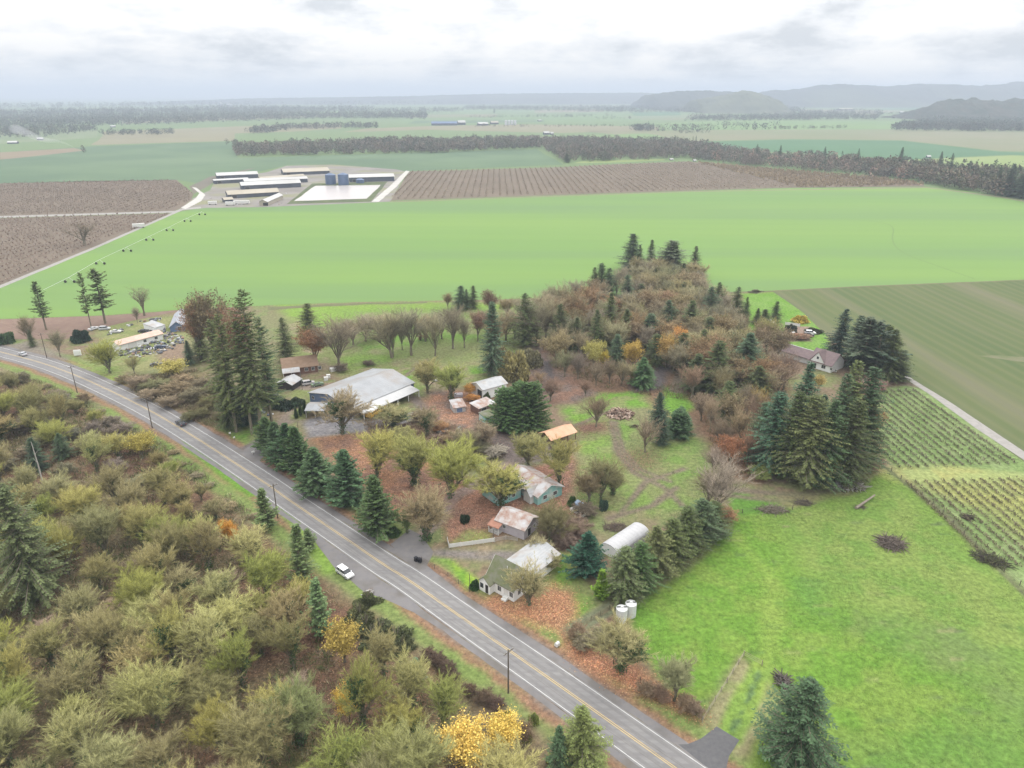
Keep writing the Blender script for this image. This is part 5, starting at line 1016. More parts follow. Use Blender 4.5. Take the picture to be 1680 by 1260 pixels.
house('brown_house', 'brown house with shingle roof and white porch roof behind the barn', (466,617), (522,610), 11, 2.8, 5.2, 'x', brown_w, brown_roof, .5, wins=[('f', 8.5, 1, 1.1, 1.2), ('f', 11.0, 1, 1.1, 1.2), ('f', 13.5, 1, 1.0, 1.2), ('f', 2.5, 1, 1.1, 1.2)], extra=br_extra, trim=False)
house('gable_shed', 'small shed with bright white gable roof beside the giant firs', (456,638), (480,641), 6, 2.3, 3.6, 'y', dark_in, white_roof, .4, cat='shed')
# junk yard
house('trailer', 'long pale trailer building with faded pink roof in the junk yard', (197,576), (268,557), 6.5, 2.7, 3.6, 'x', white_w, pink_roof, .5, cat='trailer', roof='gable', trim=False, wins=[('f', 16, 1, 1.2, 1.1), ('f', 22, 1, 1.2, 1.1), ('f', 11, 1, 1.2, 1.1)], doors=[('f', 5.5, .1, 3.4, 2.4, white_t)])
house('grey_shed', 'shed with broad slate-grey roof at the upper end of the junk yard', (280,545), (303,543), 22, 2.4, 4.6, 'y', blue_w, slate_roof, .5, cat='shed', trim=False, wins=[('f', 4, .3, 1.4, 2.0)])
house('lean_to', 'small whitish lean-to against the grey-roofed shed', (256,545), (272,540), 8, 2.0, 2.8, 'x', white_w, white_roof, .2, cat='shed', roof='mono')
# right-hand house
def wh_extra(r, L, D, wall, ridge):
    m = MB(); m.prism([(.6, wall), (6.4, wall), (3.5, 7.0)], -.3, 3.5, 'y', white_w); g = m.build('front_gable', r)
    k = MB(); k.prism([(.1, wall-.3), (3.5, 7.1), (6.9, wall-.3), (6.9, wall-.15), (3.5, 7.28), (.1, wall-.15)], -.6, D/2, 'y', purple_roof); k.build('gable_roof', r)
    v = MB(); v.box(3.1, 3.9, -.36, -.305, 4.2, 5.2, glass); v.build('window', g)
    m = MB(); m.prism([(2, 0), (D-1, 0), (D-1, 2.6), ((D+1)/2, 4.6), (2, 2.6)], -15, -.01, 'x', white_w); m.build('wing', r)
    k = MB(); k.prism([(u+1.5, z) for u, z in roof_prof(D-2, 2.6, 4.6, .4)], -15.4, .2, 'x', purple_roof); k.build('wing_roof', r)
    t = MB(); t.box(-15.4, .1, (D+1)/2-.15, (D+1)/2+.15, 4.8, 4.9, white_t); t.build('ridge_cap', r)
house('gabled_house', 'white house with steep front gable and purple-brown roof behind the big fir clump', (1326,601), (1362,612), 9.5, 3.0, 6.6, 'x', white_w, purple_roof, .5,
      wins=[('f', 6.2, 1.0, 1.6, 1.3), ('f', 9.4, 1.3, .8, .8), ('f', 11.3, 1.3, .8, .8)], doors=[('f', 2.6, .1, 1.2, 2.0, dark_in)], extra=wh_extra, trim=False)
# tanks
def tank(x, y, lab, r_=1.15, h=3.0, m_=None, name='storage_tank', cat='tank', lid=True):
    X_, Y_ = P(x, y); t = root(name, X_, Y_); tag(t, lab, cat); m = MB(); mm = m_ or white_w2; m.tube((0,0,0), (0,0,h), r_, r_, mm, 24)
    for z in np.linspace(h*.2, h*.9, 4): m.tube((0,0,z-.04), (0,0,z+.04), r_*1.015, r_*1.015, mm, 24)
    m.build('body', t, smooth=False); k = MB(); k.tube((0,0,h+.003), (0,0,h+.25*r_), r_, r_*.35, mm, 24); k.tube((0,0,h+.25*r_+.003), (0,0,h+.25*r_+.15), r_*.25, r_*.25, mm, 12); k.build('lid', t)
    if lid: k = MB(); k.box(-r_*.9, r_*.9, -.06, .06, h+.25, h+.42, dark_in); k.build('rail', t)
    return t
white_w2 = mat('white_plastic', (.58,.59,.59), (.48,.49,.48), 1.5, .5, .4)
tank(1019, 1017, 'white upright storage tank, the nearer left one of the pair by the pasture'); tank(1034, 1009, 'white upright storage tank, the farther right one of the pair by the pasture')
# ------------------------------------------------------------------ far farm on the other side of the green field
ff = mat('tan_roof', (.33,.295,.235), (.38,.35,.29), .05, .8); dk = mat('dark_barn_side', (.06,.07,.09), (.09,.10,.12), .1, .9); wr = mat('far_white_roof', (.46,.46,.45), (.38,.375,.36), .03, .6)
for nm, lab, A, B, D, wl, rd_, rm_, wm2 in [
 ('barn','long white-roofed barn at the back left of the far farm',(357,295),(424,292),22,5,7.5,wr,dk),('barn','low dark-sided barn in front of the farm\'s back left barn',(352,302),(408,299),12,4,5,wr,dk),
 ('barn','white-roofed barn, upper one of the two long parallel barns',(402,304),(505,299),14,4.5,6.5,wr,dk),('barn','white-roofed barn, lower one of the two long parallel barns',(397,312),(494,307),16,5,8,wr,dk),
 ('barn','tan-roofed long open cattle barn in the far farm',(375,326),(458,321),18,4,7,ff,dk),('shed','tan-fronted shed running away from the green field',(426,338),(439,338),50,4,6,wr,ff),
 ('barn','tan-roofed bunker barn at the very back of the far farm',(466,288),(541,285),34,4,7,ff,dk),('barn','white-roofed barn behind the pond right of the silos',(574,299),(647,297),24,5.5,8,wr,dk),
 ('shed','small dark-fronted shed at the front left of the far farm',(369,333),(383,332),12,3,4.5,ff,dk),('barn','tan feed barn behind the parallel barns',(428,297),(500,292),10,3,4.5,ff,ff)]:
    house(nm, lab, A, B, D, wl, rd_, 'y' if 'running away' in lab else 'x', wm2, rm_, .6, cat='barn', trim=False, doors=[('f', 6, .2, 5, 3, dark_in)] if wl > 3 else ())
blue_s = mat('blue_silo', (.07,.11,.19), (.09,.13,.22), .2, .5, .4)
tank(543, 302, 'dark blue silo, left one of two beside the pond', 6.2, 11, blue_s, 'silo', 'silo', False); tank(564, 303, 'dark blue silo, right one of two beside the pond', 6.2, 12, blue_s, 'silo', 'silo', False)
tank(591, 300, 'low blue tank in front of the white-roofed pond barn', 5, 4, blue_s, 'storage_tank', 'tank', False)
def trailer_box(x, y, yaw, L, lab, c=white_t, h=3.2, name='semi_trailer'):
    X_, Y_ = P(x, y); r = root(name, X_, Y_, math.radians(yaw)); tag(r, lab, 'trailer'); m = MB(); m.box(-L/2, L/2, -1.25, 1.25, .9, .9+h-.6, c); m.build('body', r)
    for u in (-L*.35, L*.35):
        k = MB(); k.tube((u, -1.2, .5), (u, 1.2, .5), .5, .5, dark_in, 12); k.build('wheel_set', r)
trailer_box(397, 335, 4, 15, 'white semi trailer parked at the front of the far farm'); trailer_box(228, 374, 25, 9, 'pale trailer parked beside the field track'); trailer_box(349, 336, 10, 8, 'small trailer at the left end of the far farm')
trailer_box(378, 337, 5, 9, 'white truck body beside the semi trailer of the far farm')
def far_building(x, y, wpx, hpx, rm_, lab, name='farm_building', wm2=None, D=None):
    d = PXM(x, y); house(name, lab, (x-wpx/2, y), (x+wpx/2, y-.2), D or min(60, wpx*d*.5), hpx*d*.55, hpx*d, 'x', wm2 or dk, rm_, .5, cat='building', trim=False)
bs = mat('blue_side', (.08,.12,.22), (.1,.14,.25), .05, .6)
for x, y, w_, h_, rm_, lab in [(729,206,42,6,bs,'long blue building beyond the middle woods'),(758,205,12,7,wr,'white building right of the long blue building beyond the woods'),(793,206,16,5,wr,'white shed cluster building beyond the middle woods'),(812,204,12,5,ff,'tan building between white shed and silver silos beyond the woods'),
  (897,221,9,5,wr,'white-roofed farmhouse at the edge of the middle woods'),(906,221,5,4,wr,'tiny white shed beside the farmhouse at the middle woods'),(886,199,5,2.5,wr,'tiny white house on the green field right of the silver silos'),
  (694,192,8,2.5,wr,'tiny white house left of the long blue building'),(20,236,16,4,wr,'white buildings at the far left beside the smoke'),(66,230,10,4,wr,'white house near the smoke plume'),(186,209,8,3,wr,'small pale house on the stubble edge at far left'),
  (60,200,30,3,wr,'long white roof in the far left town'),(364,174,4,6,wr,'white plant tower in the distant town'),(378,175,6,4,wr,'white plant building beside the distant tower'),(1400,167,22,2.5,wr,'long pale greenhouse below the right hills'),(1390,181,22,3,ff,'pale buildings below the right hills'),
  (1500,187,8,3,wr,'white house, left of the hill-foot hamlet'),(1480,186,6,3,wr,'white cottage leftmost of the hill-foot hamlet'),(1526,193,10,3,wr,'white barn in the middle of the hill-foot hamlet'),(1546,191,14,3,wr,'long white barn in the hill-foot hamlet'),(1578,194,12,3,wr,'white shed rightmost of the hill-foot hamlet'),(1506,189,8,3,ff,'tan house in the hill-foot hamlet'),
  (1328,264,6,3,wr,'white shed in the right woods'),(1524,259,6,4,wr,'white house on the pale strip right of the tree belt'),(1646,178,7,2,wr,'pale house under the wooded hill'),(1102,263,5,3,wr,'white cottage at the belt of woods'),(1140,265,4,3,wr,'tiny white shed at the corner of the right orchard'),
  (580,176,10,2,wr,'pale roofs in the distant town centre'),(480,181,8,2,wr,'pale roofs left of the distant town centre'),(862,166,20,2,wr,'long pale roof far beyond the silos'),(1100,176,14,2,wr,'pale far roofs left of the low hill'),(240,182,9,2,wr,'pale roof in the hazy left town')]:
    far_building(x, y, w_, h_, rm_, lab)
silv = mat('silver_steel', (.5,.52,.54), (.42,.44,.46), .2, .4, .5)
for i in range(4): tank(830+i*5, 205, ['leftmost', 'second', 'third', 'rightmost'][i]+' silver grain silo beyond the middle woods', 4.6, 15, silv, 'silo', 'silo', False)

# ------------------------------------------------------------------ vehicles
def car(x, y, yaw, lab, paint_c, kind='suv', name='parked_car', group=None):
    X_, Y_ = P(x, y); r = root(name, X_, Y_, math.radians(yaw), .0 if name != 'moving_car' else .03); tag(r, lab, 'car', group)
    pm_ = mat('car_paint_%s' % '_'.join('%02d' % int(c*99) for c in paint_c), paint_c, tuple(c*.93 for c in paint_c), 2, .3, .5)
    L, Wd = (4.7, 1.85) if kind == 'suv' else (4.6, 1.8); hr = 1.75 if kind == 'suv' else 1.42
    side = [(-L/2, .45), (L/2, .45), (L/2, .8), (L/2-.12, .95), (L/2-1.0, 1.08)]+([(-L/2+.15, 1.12)] if kind == 'suv' else [(-L/2+.9, 1.08), (-L/2, 1.0)])
    m = MB(); n = len(side)
    def shell(prof, w0, top_in):
        vs = []; zs = [z for _, z in prof]; z0, z1 = min(zs), max(zs)
        for s in (-1, 1):
            for u, z in prof: vs.append((u, s*(w0-top_in*(z-z0)/(z1-z0)), z))
        k = len(prof); return vs, [(i, (i+1) % k, k+(i+1) % k, k+i) for i in range(k)]+[tuple(range(k))[::-1], tuple(range(k, 2*k))]
    vs, fs = shell(side, Wd/2, .05); m.poly(vs, fs, pm_); b = m.build('body', r)
    cabp = [(L/2-1.05, 1.07), (L/2-1.75, hr-.04), (-L/2+.45, hr-.04), (-L/2+.12, 1.1)] if kind == 'suv' else [(L/2-1.3, 1.07), (L/2-2.0, hr-.03), (-L/2+1.3, hr-.03), (-L/2+.7, 1.07)]
    g = MB(); vs, fs = shell(cabp, Wd/2-.07, .16); g.poly(vs, fs, glass); g.build('windows', r)
    k = MB(); x0, x1 = cabp[2][0]+.02, cabp[1][0]-.02; k.box(x0, x1, -Wd/2+.2, Wd/2-.2, hr-.04+.003, hr+.03, pm_)
    for u in (x0+.05, (x0+x1)/2):
        for s in (-1, 1): k.box(u, u+.1, s*(Wd/2-.14)-.03, s*(Wd/2-.14)+.03, 1.1, hr-.02, pm_)
    k.build('roof', r)
    for u in (-L*.31, L*.31):
        for s in (-1, 1):
            w_ = MB(); w_.tube((u, s*(Wd/2-.2), .34), (u, s*(Wd/2+.01), .34), .34, .34, dark_in, 14); wo = w_.build('wheel', r); h_ = MB(); h_.tube((u, s*(Wd/2+.011), .34), (u, s*(Wd/2+.03), .34), .19, .19, silv, 10); h_.build('rim', wo)
    for s in (-1, 1):
        h_ = MB(); h_.box(L/2-.04, L/2+.015, s*.62-.18, s*.62+.18, .66, .8, mat('lamp_glass', (.75,.75,.72), (.7,.7,.7), 1, .2, .5)); h_.build('headlight', r)
        h_ = MB(); h_.box(-L/2-.015, -L/2+.04, s*.7-.12, s*.7+.12, .75, .95, mat('tail_lamp', (.4,.03,.02), (.35,.03,.02), 1, .3, .5)); h_.build('tail_light', r)
        h_ = MB(); h_.box(L/2-1.35, L/2-1.15, s*(Wd/2+.08)-.1, s*(Wd/2+.08)+.1, 1.0, 1.15, pm_); h_.build('mirror', r)
    return r
car(566, 943, -42, 'white SUV parked on the paved pull-out left of the road', (.75,.76,.77))
car(297, 697, 137, 'dark blue-black car driving on the road near the bend', (.025,.03,.045), 'sedan', 'moving_car')
car(38, 583, 146, 'small pale grey car far up the road at the left edge', (.45,.46,.48), 'sedan', 'moving_car')
car(506, 631, 25, 'silver-grey SUV parked on the gravel beside the big barn', (.42,.40,.40)); car(521, 633, 30, 'green car parked right of the silver SUV', (.14,.20,.12), 'sedan'); car(491, 629, 10, 'dark green low car parked left of the silver SUV', (.09,.12,.07), 'sedan')
car(172, 541, 8, 'silver pickup-like car on the junk yard lawn', (.45,.47,.48)); car(154, 541, 60, 'small white car beside the ploughed strip', (.6,.6,.6), 'sedan')
car(263, 571, 20, 'dark blue car at the right front of the pink-roofed trailer', (.05,.07,.12), 'sedan'); car(236, 545, 12, 'black car behind the pink-roofed trailer', (.03,.03,.03), 'sedan'); car(257, 600, 20, 'dark low car on the lawn below the junk yard', (.05,.05,.05), 'sedan')
car(1326, 552, -8, 'black SUV parked on the lawn behind the white gabled house', (.02,.022,.03)); car(1329, 548, -8, 'white car just behind the black SUV on the lawn', (.7,.7,.7)); car(949, 843, -50, 'white pickup-like car beside the blue tarp near the teal house', (.6,.58,.56), 'sedan')
car(190, 546, 10, 'white junk car in the scrap behind the trailer', (.6,.6,.6), 'sedan')
# school bus under the lean-to edge
X_, Y_ = P(618, 679); b_ = P(640, 665); r = root('school_bus', X_, Y_, math.atan2(b_[1]-Y_, b_[0]-X_)); tag(r, 'yellow school bus with white roof parked along the big barn', 'bus'); by = mat('bus_yellow', (.75,.40,.03), (.70,.36,.03), 1, .4, .4)
m = MB(); m.prism([(-1.2,.6),(1.2,.6),(1.2,2.5),(-1.2,2.5)], -4.6, 3.6, 'x', by); m.prism([(-1.1,.6),(1.1,.6),(1.0,1.55),(-1.0,1.55)], 3.61, 4.9, 'x', by); m.build('body', r)
m = MB(); m.prism([(-1.2,2.51),(1.2,2.51),(.9,2.95),(-.9,2.95)], -4.6, 3.6, 'x', white_t); m.build('roof', r)
for i in range(8):
    for s in (-1, 1): m = MB(); m.box(-4.2+i*.95, -3.5+i*.95, s*1.21-.01, s*1.21+.01, 1.75, 2.35, glass); m.build('window', r)
for u in (-3, 3.6):
    for s in (-1, 1): m = MB(); m.tube((u, s*1.0, .48), (u, s*1.22, .48), .48, .48, dark_in, 14); m.build('wheel', r)
# ------------------------------------------------------------------ poles, wires, fences, roadside things
wood = mat('pole_wood', (.09,.075,.06), (.13,.11,.09), 1, .9)
def pole(x, y, h, lab, arm=True, yaw=None, thin=False, group='utility poles along the road'):
    X_, Y_ = P(x, y); i = np.argmin((CL[:, 0]-X_)**2+(CL[:, 1]-Y_)**2); yaw = math.atan2(NRM[i, 1], NRM[i, 0]) if yaw is None else yaw
    r = root('utility_pole', X_, Y_, yaw); tag(r, lab, 'pole', group); m = MB(); m.tube((0,0,0), (0,0,h), .17 if not thin else .09, .11 if not thin else .06, wood, 8); m.build('post', r)
    if arm:
        m = MB(); m.box(-1.2, 1.2, -.17, -.06, h-.5, h-.36, wood); m.build('crossarm', r)
        for u in (-1.1, -.45, .45, 1.1): m = MB(); m.tube((u, -.11, h-.36), (u, -.11, h-.16), .06, .04, white_t, 6); m.build('insulator', r)
    return (X_, Y_, h, yaw)
PL = [pole(-70, 541, 11, 'utility pole beyond the left edge'), pole(77, 587, 10.5, 'utility pole far up the road beside the leaning grey tree'), pole(127, 645, 10.5, 'utility pole left of the road between far bend and dark car'), pole(250, 702, 10.5, 'utility pole with crossarm left of the dark moving car'),
      pole(456, 850, 10, 'utility pole hidden in the young pine beside the road'), pole(834, 1137, 10, 'nearest utility pole at the road edge, whole and dark')]
def wires(seq, lab):
    m = MB()
    for (a, b) in zip(seq[:-1], seq[1:]):
        for u in (-1.1, .45, 1.1):
            pa = np.array([a[0]+math.cos(a[3])*u, a[1]+math.sin(a[3])*u, a[2]-.15]); pb = np.array([b[0]+math.cos(b[3])*u, b[1]+math.sin(b[3])*u, b[2]-.15]); prev = pa; L = np.linalg.norm(pb-pa)
            for i in range(1, 11):
                t = i/10; q_ = pa*(1-t)+pb*t; q_[2] -= L*.02*4*t*(1-t); m.tube(prev, q_, .02, .02, wood, 3, False); prev = q_
    tag(m.build('overhead_wires'), lab, 'wire')
e_ = P(1330, 1500); wires(PL+[(e_[0], e_[1], 10, PL[-1][3])], 'three thin dark wires strung along the roadside poles')
pole(771, 967, 4.2, 'short thin pole beside the farmhouse porch bush', False, thin=True, group=None); pole(496, 640, 8, 'thin pole on the lawn before the brown house', False, thin=True, group=None); pole(490, 712, 4.5, 'short pole beside the barn yard hedge', False, thin=True, group=None)
pole(810, 886, 3, 'short pale lamp post at the end of the white board fence', False, thin=True, group=None)
X_, Y_ = P(76, 816); r = root('dead_snag', X_, Y_); tag(r, 'tall pale bare snag standing in the left wood', 'snag'); m = MB(); pb_ = mat('pale_wood', (.38,.36,.33), (.30,.28,.25), 1, .9); m.tube((0,0,0), (.3,0,9), .24, .17, pb_, 8); m.tube((.3,0,9), (.1,.1,16.5), .17, .07, pb_, 8); m.build('trunk', r)
m = MB(); m.tube((.2,0,13), (1.3,.3,14.2), .06, .02, pb_, 5); m.tube((.25,0,10.5), (-.9,.4,11.6), .06, .02, pb_, 5); m.build('branches', r)
def fence_run(px, h, lab, m_, posts=2.4, rails=3, board=False, name='fence', ph=None, rr=.03):
    pts = sm_line(W(px), posts, 0); r = root(name, *pts[0]); tag(r, lab, 'fence'); o_ = pts[0]; p = MB(); q_ = MB()
    for a in pts: p.box(a[0]-o_[0]-.06, a[0]-o_[0]+.06, a[1]-o_[1]-.06, a[1]-o_[1]+.06, 0, ph or h+.1, m_)
    for a, b in zip(pts[:-1], pts[1:]):
        a = a-o_; b = b-o_
        if board:
            d_ = nrm(b-a); n_ = np.array([-d_[1], d_[0]])*.03; q_.poly([(*(a-n_), .1), (*(b-n_), .1), (*(b-n_), h), (*(a-n_), h), (*(a+n_), .1), (*(b+n_), .1), (*(b+n_), h), (*(a+n_), h)], [(0,1,2,3),(7,6,5,4),(3,2,6,7),(0,4,5,1),(0,3,7,4),(1,5,6,2)], m_)
        else:
            for i in range(rails): z_ = h*(i+1)/rails-.08; q_.tube((*a, z_), (*b, z_), rr, rr, m_, 4, False)
    p.build('posts', r); q_.build('boards' if board else 'rails', r)
fence_run([(734,888),(737,899),(775,894),(811,889)], 1.15, 'white solid board fence in front of the lilac house', white_t, board=True)
fence_run([(812,889),(830,885),(849,888)], 1.1, 'grey rail fence between white board fence and lilac house', pb_, 1.8, 4, rr=.04)
fence_run([(692,921),(735,946),(770,971)], 1.2, 'dark low wire fence along the farmhouse lawn', wood, 3, 3, rr=.035)
fence_run([(938,1037),(1000,1000),(1060,968)], 1.2, 'mossy fence running up beside the two white tanks', mat('mossy_post', (.14,.15,.09), (.18,.17,.12), 1, .9), 2.5, 3, rr=.05)
fence_run([(938,1037),(985,1075),(1050,1120),(1152,1184)], 1.2, 'wire fence along the leaf bank above the road', wood, 3, 3, rr=.012)
fence_run([(1136,1170),(1152,1185),(1220,1076),(1250,1092)], 1.2, 'wooden fence at the left of the pasture entrance', mat('old_rail', (.24,.21,.16), (.3,.27,.2), 1, .9), 2.5, 3, rr=.03)
fence_run([(1250,1228),(1285,1140),(1290,1115)], 1.2, 'wire fence at the right of the pasture entrance', wood, 3, 3, rr=.015)
fence_run([(1462,773),(1530,828),(1600,895),(1700,985),(1800,1080)], 1.2, 'long wire fence between pasture and nursery rows', wood, 4, 3, rr=.015)
fence_run([(620,612),(660,628),(690,655)], 1.2, 'pale rail fence behind the big barn', pb_, 3, 2)
fence_run([(1288,533),(1312,536)], 1.4, 'short white board fence behind the white gabled house', white_t, board=True)
fence_run([(1195,846),(1240,838),(1300,836)], 1.2, 'old wire fence along the top of the pasture', wood, 4, 3, rr=.02)
def post_box(x, y, lab, c, sz=(.5,.3,.4), h=1.0, name='mailbox', cat='mailbox', yaw=.8):
    X_, Y_ = P(x, y); r = root(name, X_, Y_, yaw); tag(r, lab, cat); m = MB(); m.box(-.05, .05, -.05, .05, 0, h, wood); m.build('post', r)
    k = MB(); a, b, c_ = sz; n = 8; k.prism([(-b/2, h), (b/2, h), (b/2, h+c_*.6)]+[(math.cos(math.pi*i/n)*b/2, h+c_*.6+math.sin(math.pi*i/n)*c_*.4) for i in range(1, n)]+[(-b/2, h+c_*.6)], -a/2, a/2, 'x', c); k.build('box', r)
grn = mat('pale_green_box', (.5,.58,.52), (.45,.53,.48), 1, .7)
post_box(500, 797, 'pale green utility box on the verge beside the cedar row', grn, (.9,.7,.9), .25, 'utility_box', 'box'); post_box(619, 875, 'pale marker box under the nearest roadside cedar', grn, (.4,.4,.9), .3, 'utility_box', 'box')
post_box(416, 747, 'white mailbox at the farm drive corner, right of the drive', white_t, (.8,.5,.6), .9); post_box(385, 723, 'white mailbox left of the farm drive mouth', white_t); post_box(378, 716, 'small white mailbox beside the giant firs', white_t, (.5,.35,.5))
post_box(914, 1060, 'white and grey utility cabinet on the grass verge', mat('cabinet', (.6,.62,.6), (.5,.5,.5), 1, .6), (.9,.7,.8), .15, 'utility_cabinet', 'cabinet')
post_box(495, 806, 'small white sign plate low on the verge', white_t, (.4,.1,.4), .3, 'marker_sign', 'sign'); post_box(128, 584, 'pale square board standing on the far roadside lawn', mat('pale_board', (.6,.64,.6), (.6,.6,.6), 1, .8), (2.6,.6,2.4), .3, 'sign_board', 'sign', .3)
post_box(1482, 598, 'thin white pole marker at the end of the gravel lane', white_t, (.4,.3,.5), 3.2, 'marker_post', 'post')
# bins
for i, (x, y) in enumerate([(683,921),(689,923)]):
    X_, Y_ = P(x, y); r = root('wheeled_bin', X_, Y_, .8); tag(r, ['left','right'][i]+' black wheeled bin standing at the drive mouth', 'bin', 'bins at the drive'); bk = mat('black_plastic', (.015,.015,.018), (.025,.025,.03), 1, .5)
    m = MB(); m.poly([(-.28,-.3,.1),(.28,-.3,.1),(.28,.3,.1),(-.28,.3,.1),(-.36,-.4,1.05),(.36,-.4,1.05),(.36,.4,1.05),(-.36,.4,1.05)], [(0,3,2,1),(4,5,6,7),(0,1,5,4),(1,2,6,5),(2,3,7,6),(3,0,4,7)], bk); m.build('body', r)
    m = MB(); m.box(-.38,.38,-.42,.45,1.055,1.13,bk); m.build('lid', r); m = MB(); m.tube((-.3,.36,.13),(.3,.36,.13),.13,.13,bk,10); m.build('wheels', r)
# piles
def pile(x, y, wpx, dpx, h, n, cols, lab, name, seed, L=(1, 3), r0=.08, cat='pile'):
    rs = np.random.RandomState(seed); X_, Y_ = P(x, y); w_ = wpx*PXM(x, y)/2; d_ = dpx; sg = []; cc = []
    for i in range(n):
        a = rs.uniform(0, 6.28); q_ = math.sqrt(rs.rand()); px_, py_ = math.cos(a)*q_*w_, math.sin(a)*q_*d_; z_ = h*(1-q_**1.5)*rs.uniform(.3, 1)+.1
        d = rs.normal(size=3); d[2] *= .35; d /= np.linalg.norm(d); l = rs.uniform(*L); sg.append([px_, py_, z_, px_+d[0]*l, py_+d[1]*l, max(.05, z_+d[2]*l), r0*rs.uniform(.6, 1.6), r0*rs.uniform(.3, .9), 1]); cc.append(cols[rs.randint(len(cols))])
    V, F, T = segs_mesh(sg, 5); o = link(name, mesh_np(name, V, F, [mat('pile_wood', (1,1,1), (.75,.75,.75), 2, .9, .1, attr=True)], tint=np.repeat(np.array(cc), 10, 0))); o.location = (X_, Y_, 0); tag(o, lab, cat); return o
pile(1017, 681, 42, 3.6, 2.2, 420, [(.35,.25,.2),(.45,.33,.26),(.12,.08,.06),(.2,.13,.1),(.6,.48,.4)], 'heap of cut logs and split wood in the grassy clearing', 'log_pile', 1, (.6, 1.8), .16)
pile(1462, 893, 40, 2.6, 1.6, 520, [(.1,.08,.065),(.16,.13,.11),(.24,.2,.17)], 'dark oval brush pile in the bright pasture', 'brush_pile', 2, (1, 2.6), .06); pile(1626, 920, 50, 2.2, 1.2, 420, [(.08,.08,.05),(.12,.13,.06),(.07,.06,.05)], 'long dark bramble heap beside the pasture fence', 'brush_pile', 3, (1, 2.4), .06).rotation_euler.z = -.75
pile(1268, 838, 42, 1.5, 1.1, 300, [(.16,.14,.10),(.25,.22,.17)], 'twiggy brush pile at the top of the pasture', 'brush_pile', 4, (1, 2.4), .05); pile(1318, 826, 26, 1.2, .9, 160, [(.16,.14,.10),(.12,.1,.08)], 'small brush pile right of the twiggy one', 'brush_pile', 5, (.8, 2), .05)
pile(1392, 800, 50, 1.5, 1.2, 260, [(.2,.17,.14),(.3,.28,.25),(.12,.1,.08),(.5,.48,.45)], 'heap of logs and pale rubble under the fir clump', 'log_pile', 6, (1, 3), .12); pile(1440, 755, 18, 3, 1, 120, [(.2,.15,.12),(.3,.2,.15)], 'brown brush heap beside the nursery', 'brush_pile', 7, (.8, 2), .05)
m = MB(); a_ = P(1404,836); b_ = P(1434,817); m.tube((0,0,.5), (b_[0]-a_[0], b_[1]-a_[1], .9), .35, .22, pb_ if 0 else mat('log_bark', (.2,.17,.14), (.28,.24,.2), 1, .95), 8); tag(m.build('fallen_log', loc=(*a_, 0)), 'single grey fallen log lying in the upper pasture', 'log'); pile(1412, 833, 16, .9, .6, 60, [(.12,.1,.08)], 'small twig heap at the foot of the fallen log', 'brush_pile', 8, (.5, 1.5), .04)
pile(1286, 1122, 16, 2.2, 1.3, 150, [(.09,.08,.07),(.14,.12,.11)], 'dark stack of old wood at the pasture entrance', 'log_pile', 9, (.8, 2), .1); pile(1010, 866, 40, 1.6, .9, 200, [(.13,.1,.08),(.18,.14,.11)], 'dark brush heap behind the white arched shed', 'brush_pile', 10, (.8, 2.2), .05)
pile(718, 724, 32, 2.2, 2.0, 300, [(.3,.2,.15),(.4,.3,.24),(.16,.1,.08)], 'tangle of broken branches and boards in the yard middle', 'brush_pile', 11, (1, 2.6), .08); pile(604, 975, 16, 1.4, .5, 60, [(.25,.2,.17),(.5,.48,.46)], 'low rubble heap at the edge of the paved pull-out', 'rubble_pile', 12, (.3, 1), .14)
pile(1040, 700, 16, 1, .5, 60, [(.1,.08,.06)], 'small dark branch heap beside the log pile', 'brush_pile', 13, (.6, 1.4), .05)
# tarp and odd boxes
def crate(x, y, yaw, a, b, h, mt, lab, name, cat='box', lid=None):
    X_, Y_ = P(x, y); r = root(name, X_, Y_, yaw); tag(r, lab, cat); m = MB(); m.box(-a/2, a/2, -b/2, b/2, 0, h, mt); m.build('body', r); k = MB(); k.prism([(-b/2-.05, h+.003), (b/2+.05, h+.003), (b/2+.05, h+.06), (0, h+.18), (-b/2-.05, h+.06)], -a/2-.05, a/2+.05, 'x', lid or mt); k.build('top', r)
crate(951, 833, -.9, 3.2, 1.7, 1.3, mat('blue_tarp', (.33,.42,.55), (.28,.36,.5), 1, .6), 'blue-grey tarp-covered stack beside the white pickup', 'covered_stack', 'stack')
crate(549, 608, .6, 3.4, 1.8, 1.2, white_t, 'white cart on the grass behind the big barn', 'cart', 'cart'); crate(535, 624, .3, 1.4, 1.1, 1.3, white_t, 'white box, left one of two behind the big barn', 'storage_box'); crate(539, 620, .3, 1.4, 1.1, 1.3, white_t, 'white box, right one of two behind the big barn', 'storage_box')
crate(752, 650, .2, 3, 2, .9, lilac, 'low stack of pale lilac boards beside the rusty shed', 'board_stack', 'stack'); crate(714, 626, .1, 1.6, 1, .6, white_t, 'small white tub on the lawn left of the tall white shed', 'tub')
for i, (x, y) in enumerate([(1240,528),(1262,530),(1268,534),(1300,551)]): crate(x, y, .2*i, 1.6, 1.2, 1.7, white_t, ['leftmost','second from left','third from left','rightmost'][i]+' white bin behind the central wood near the lawn', 'storage_box')
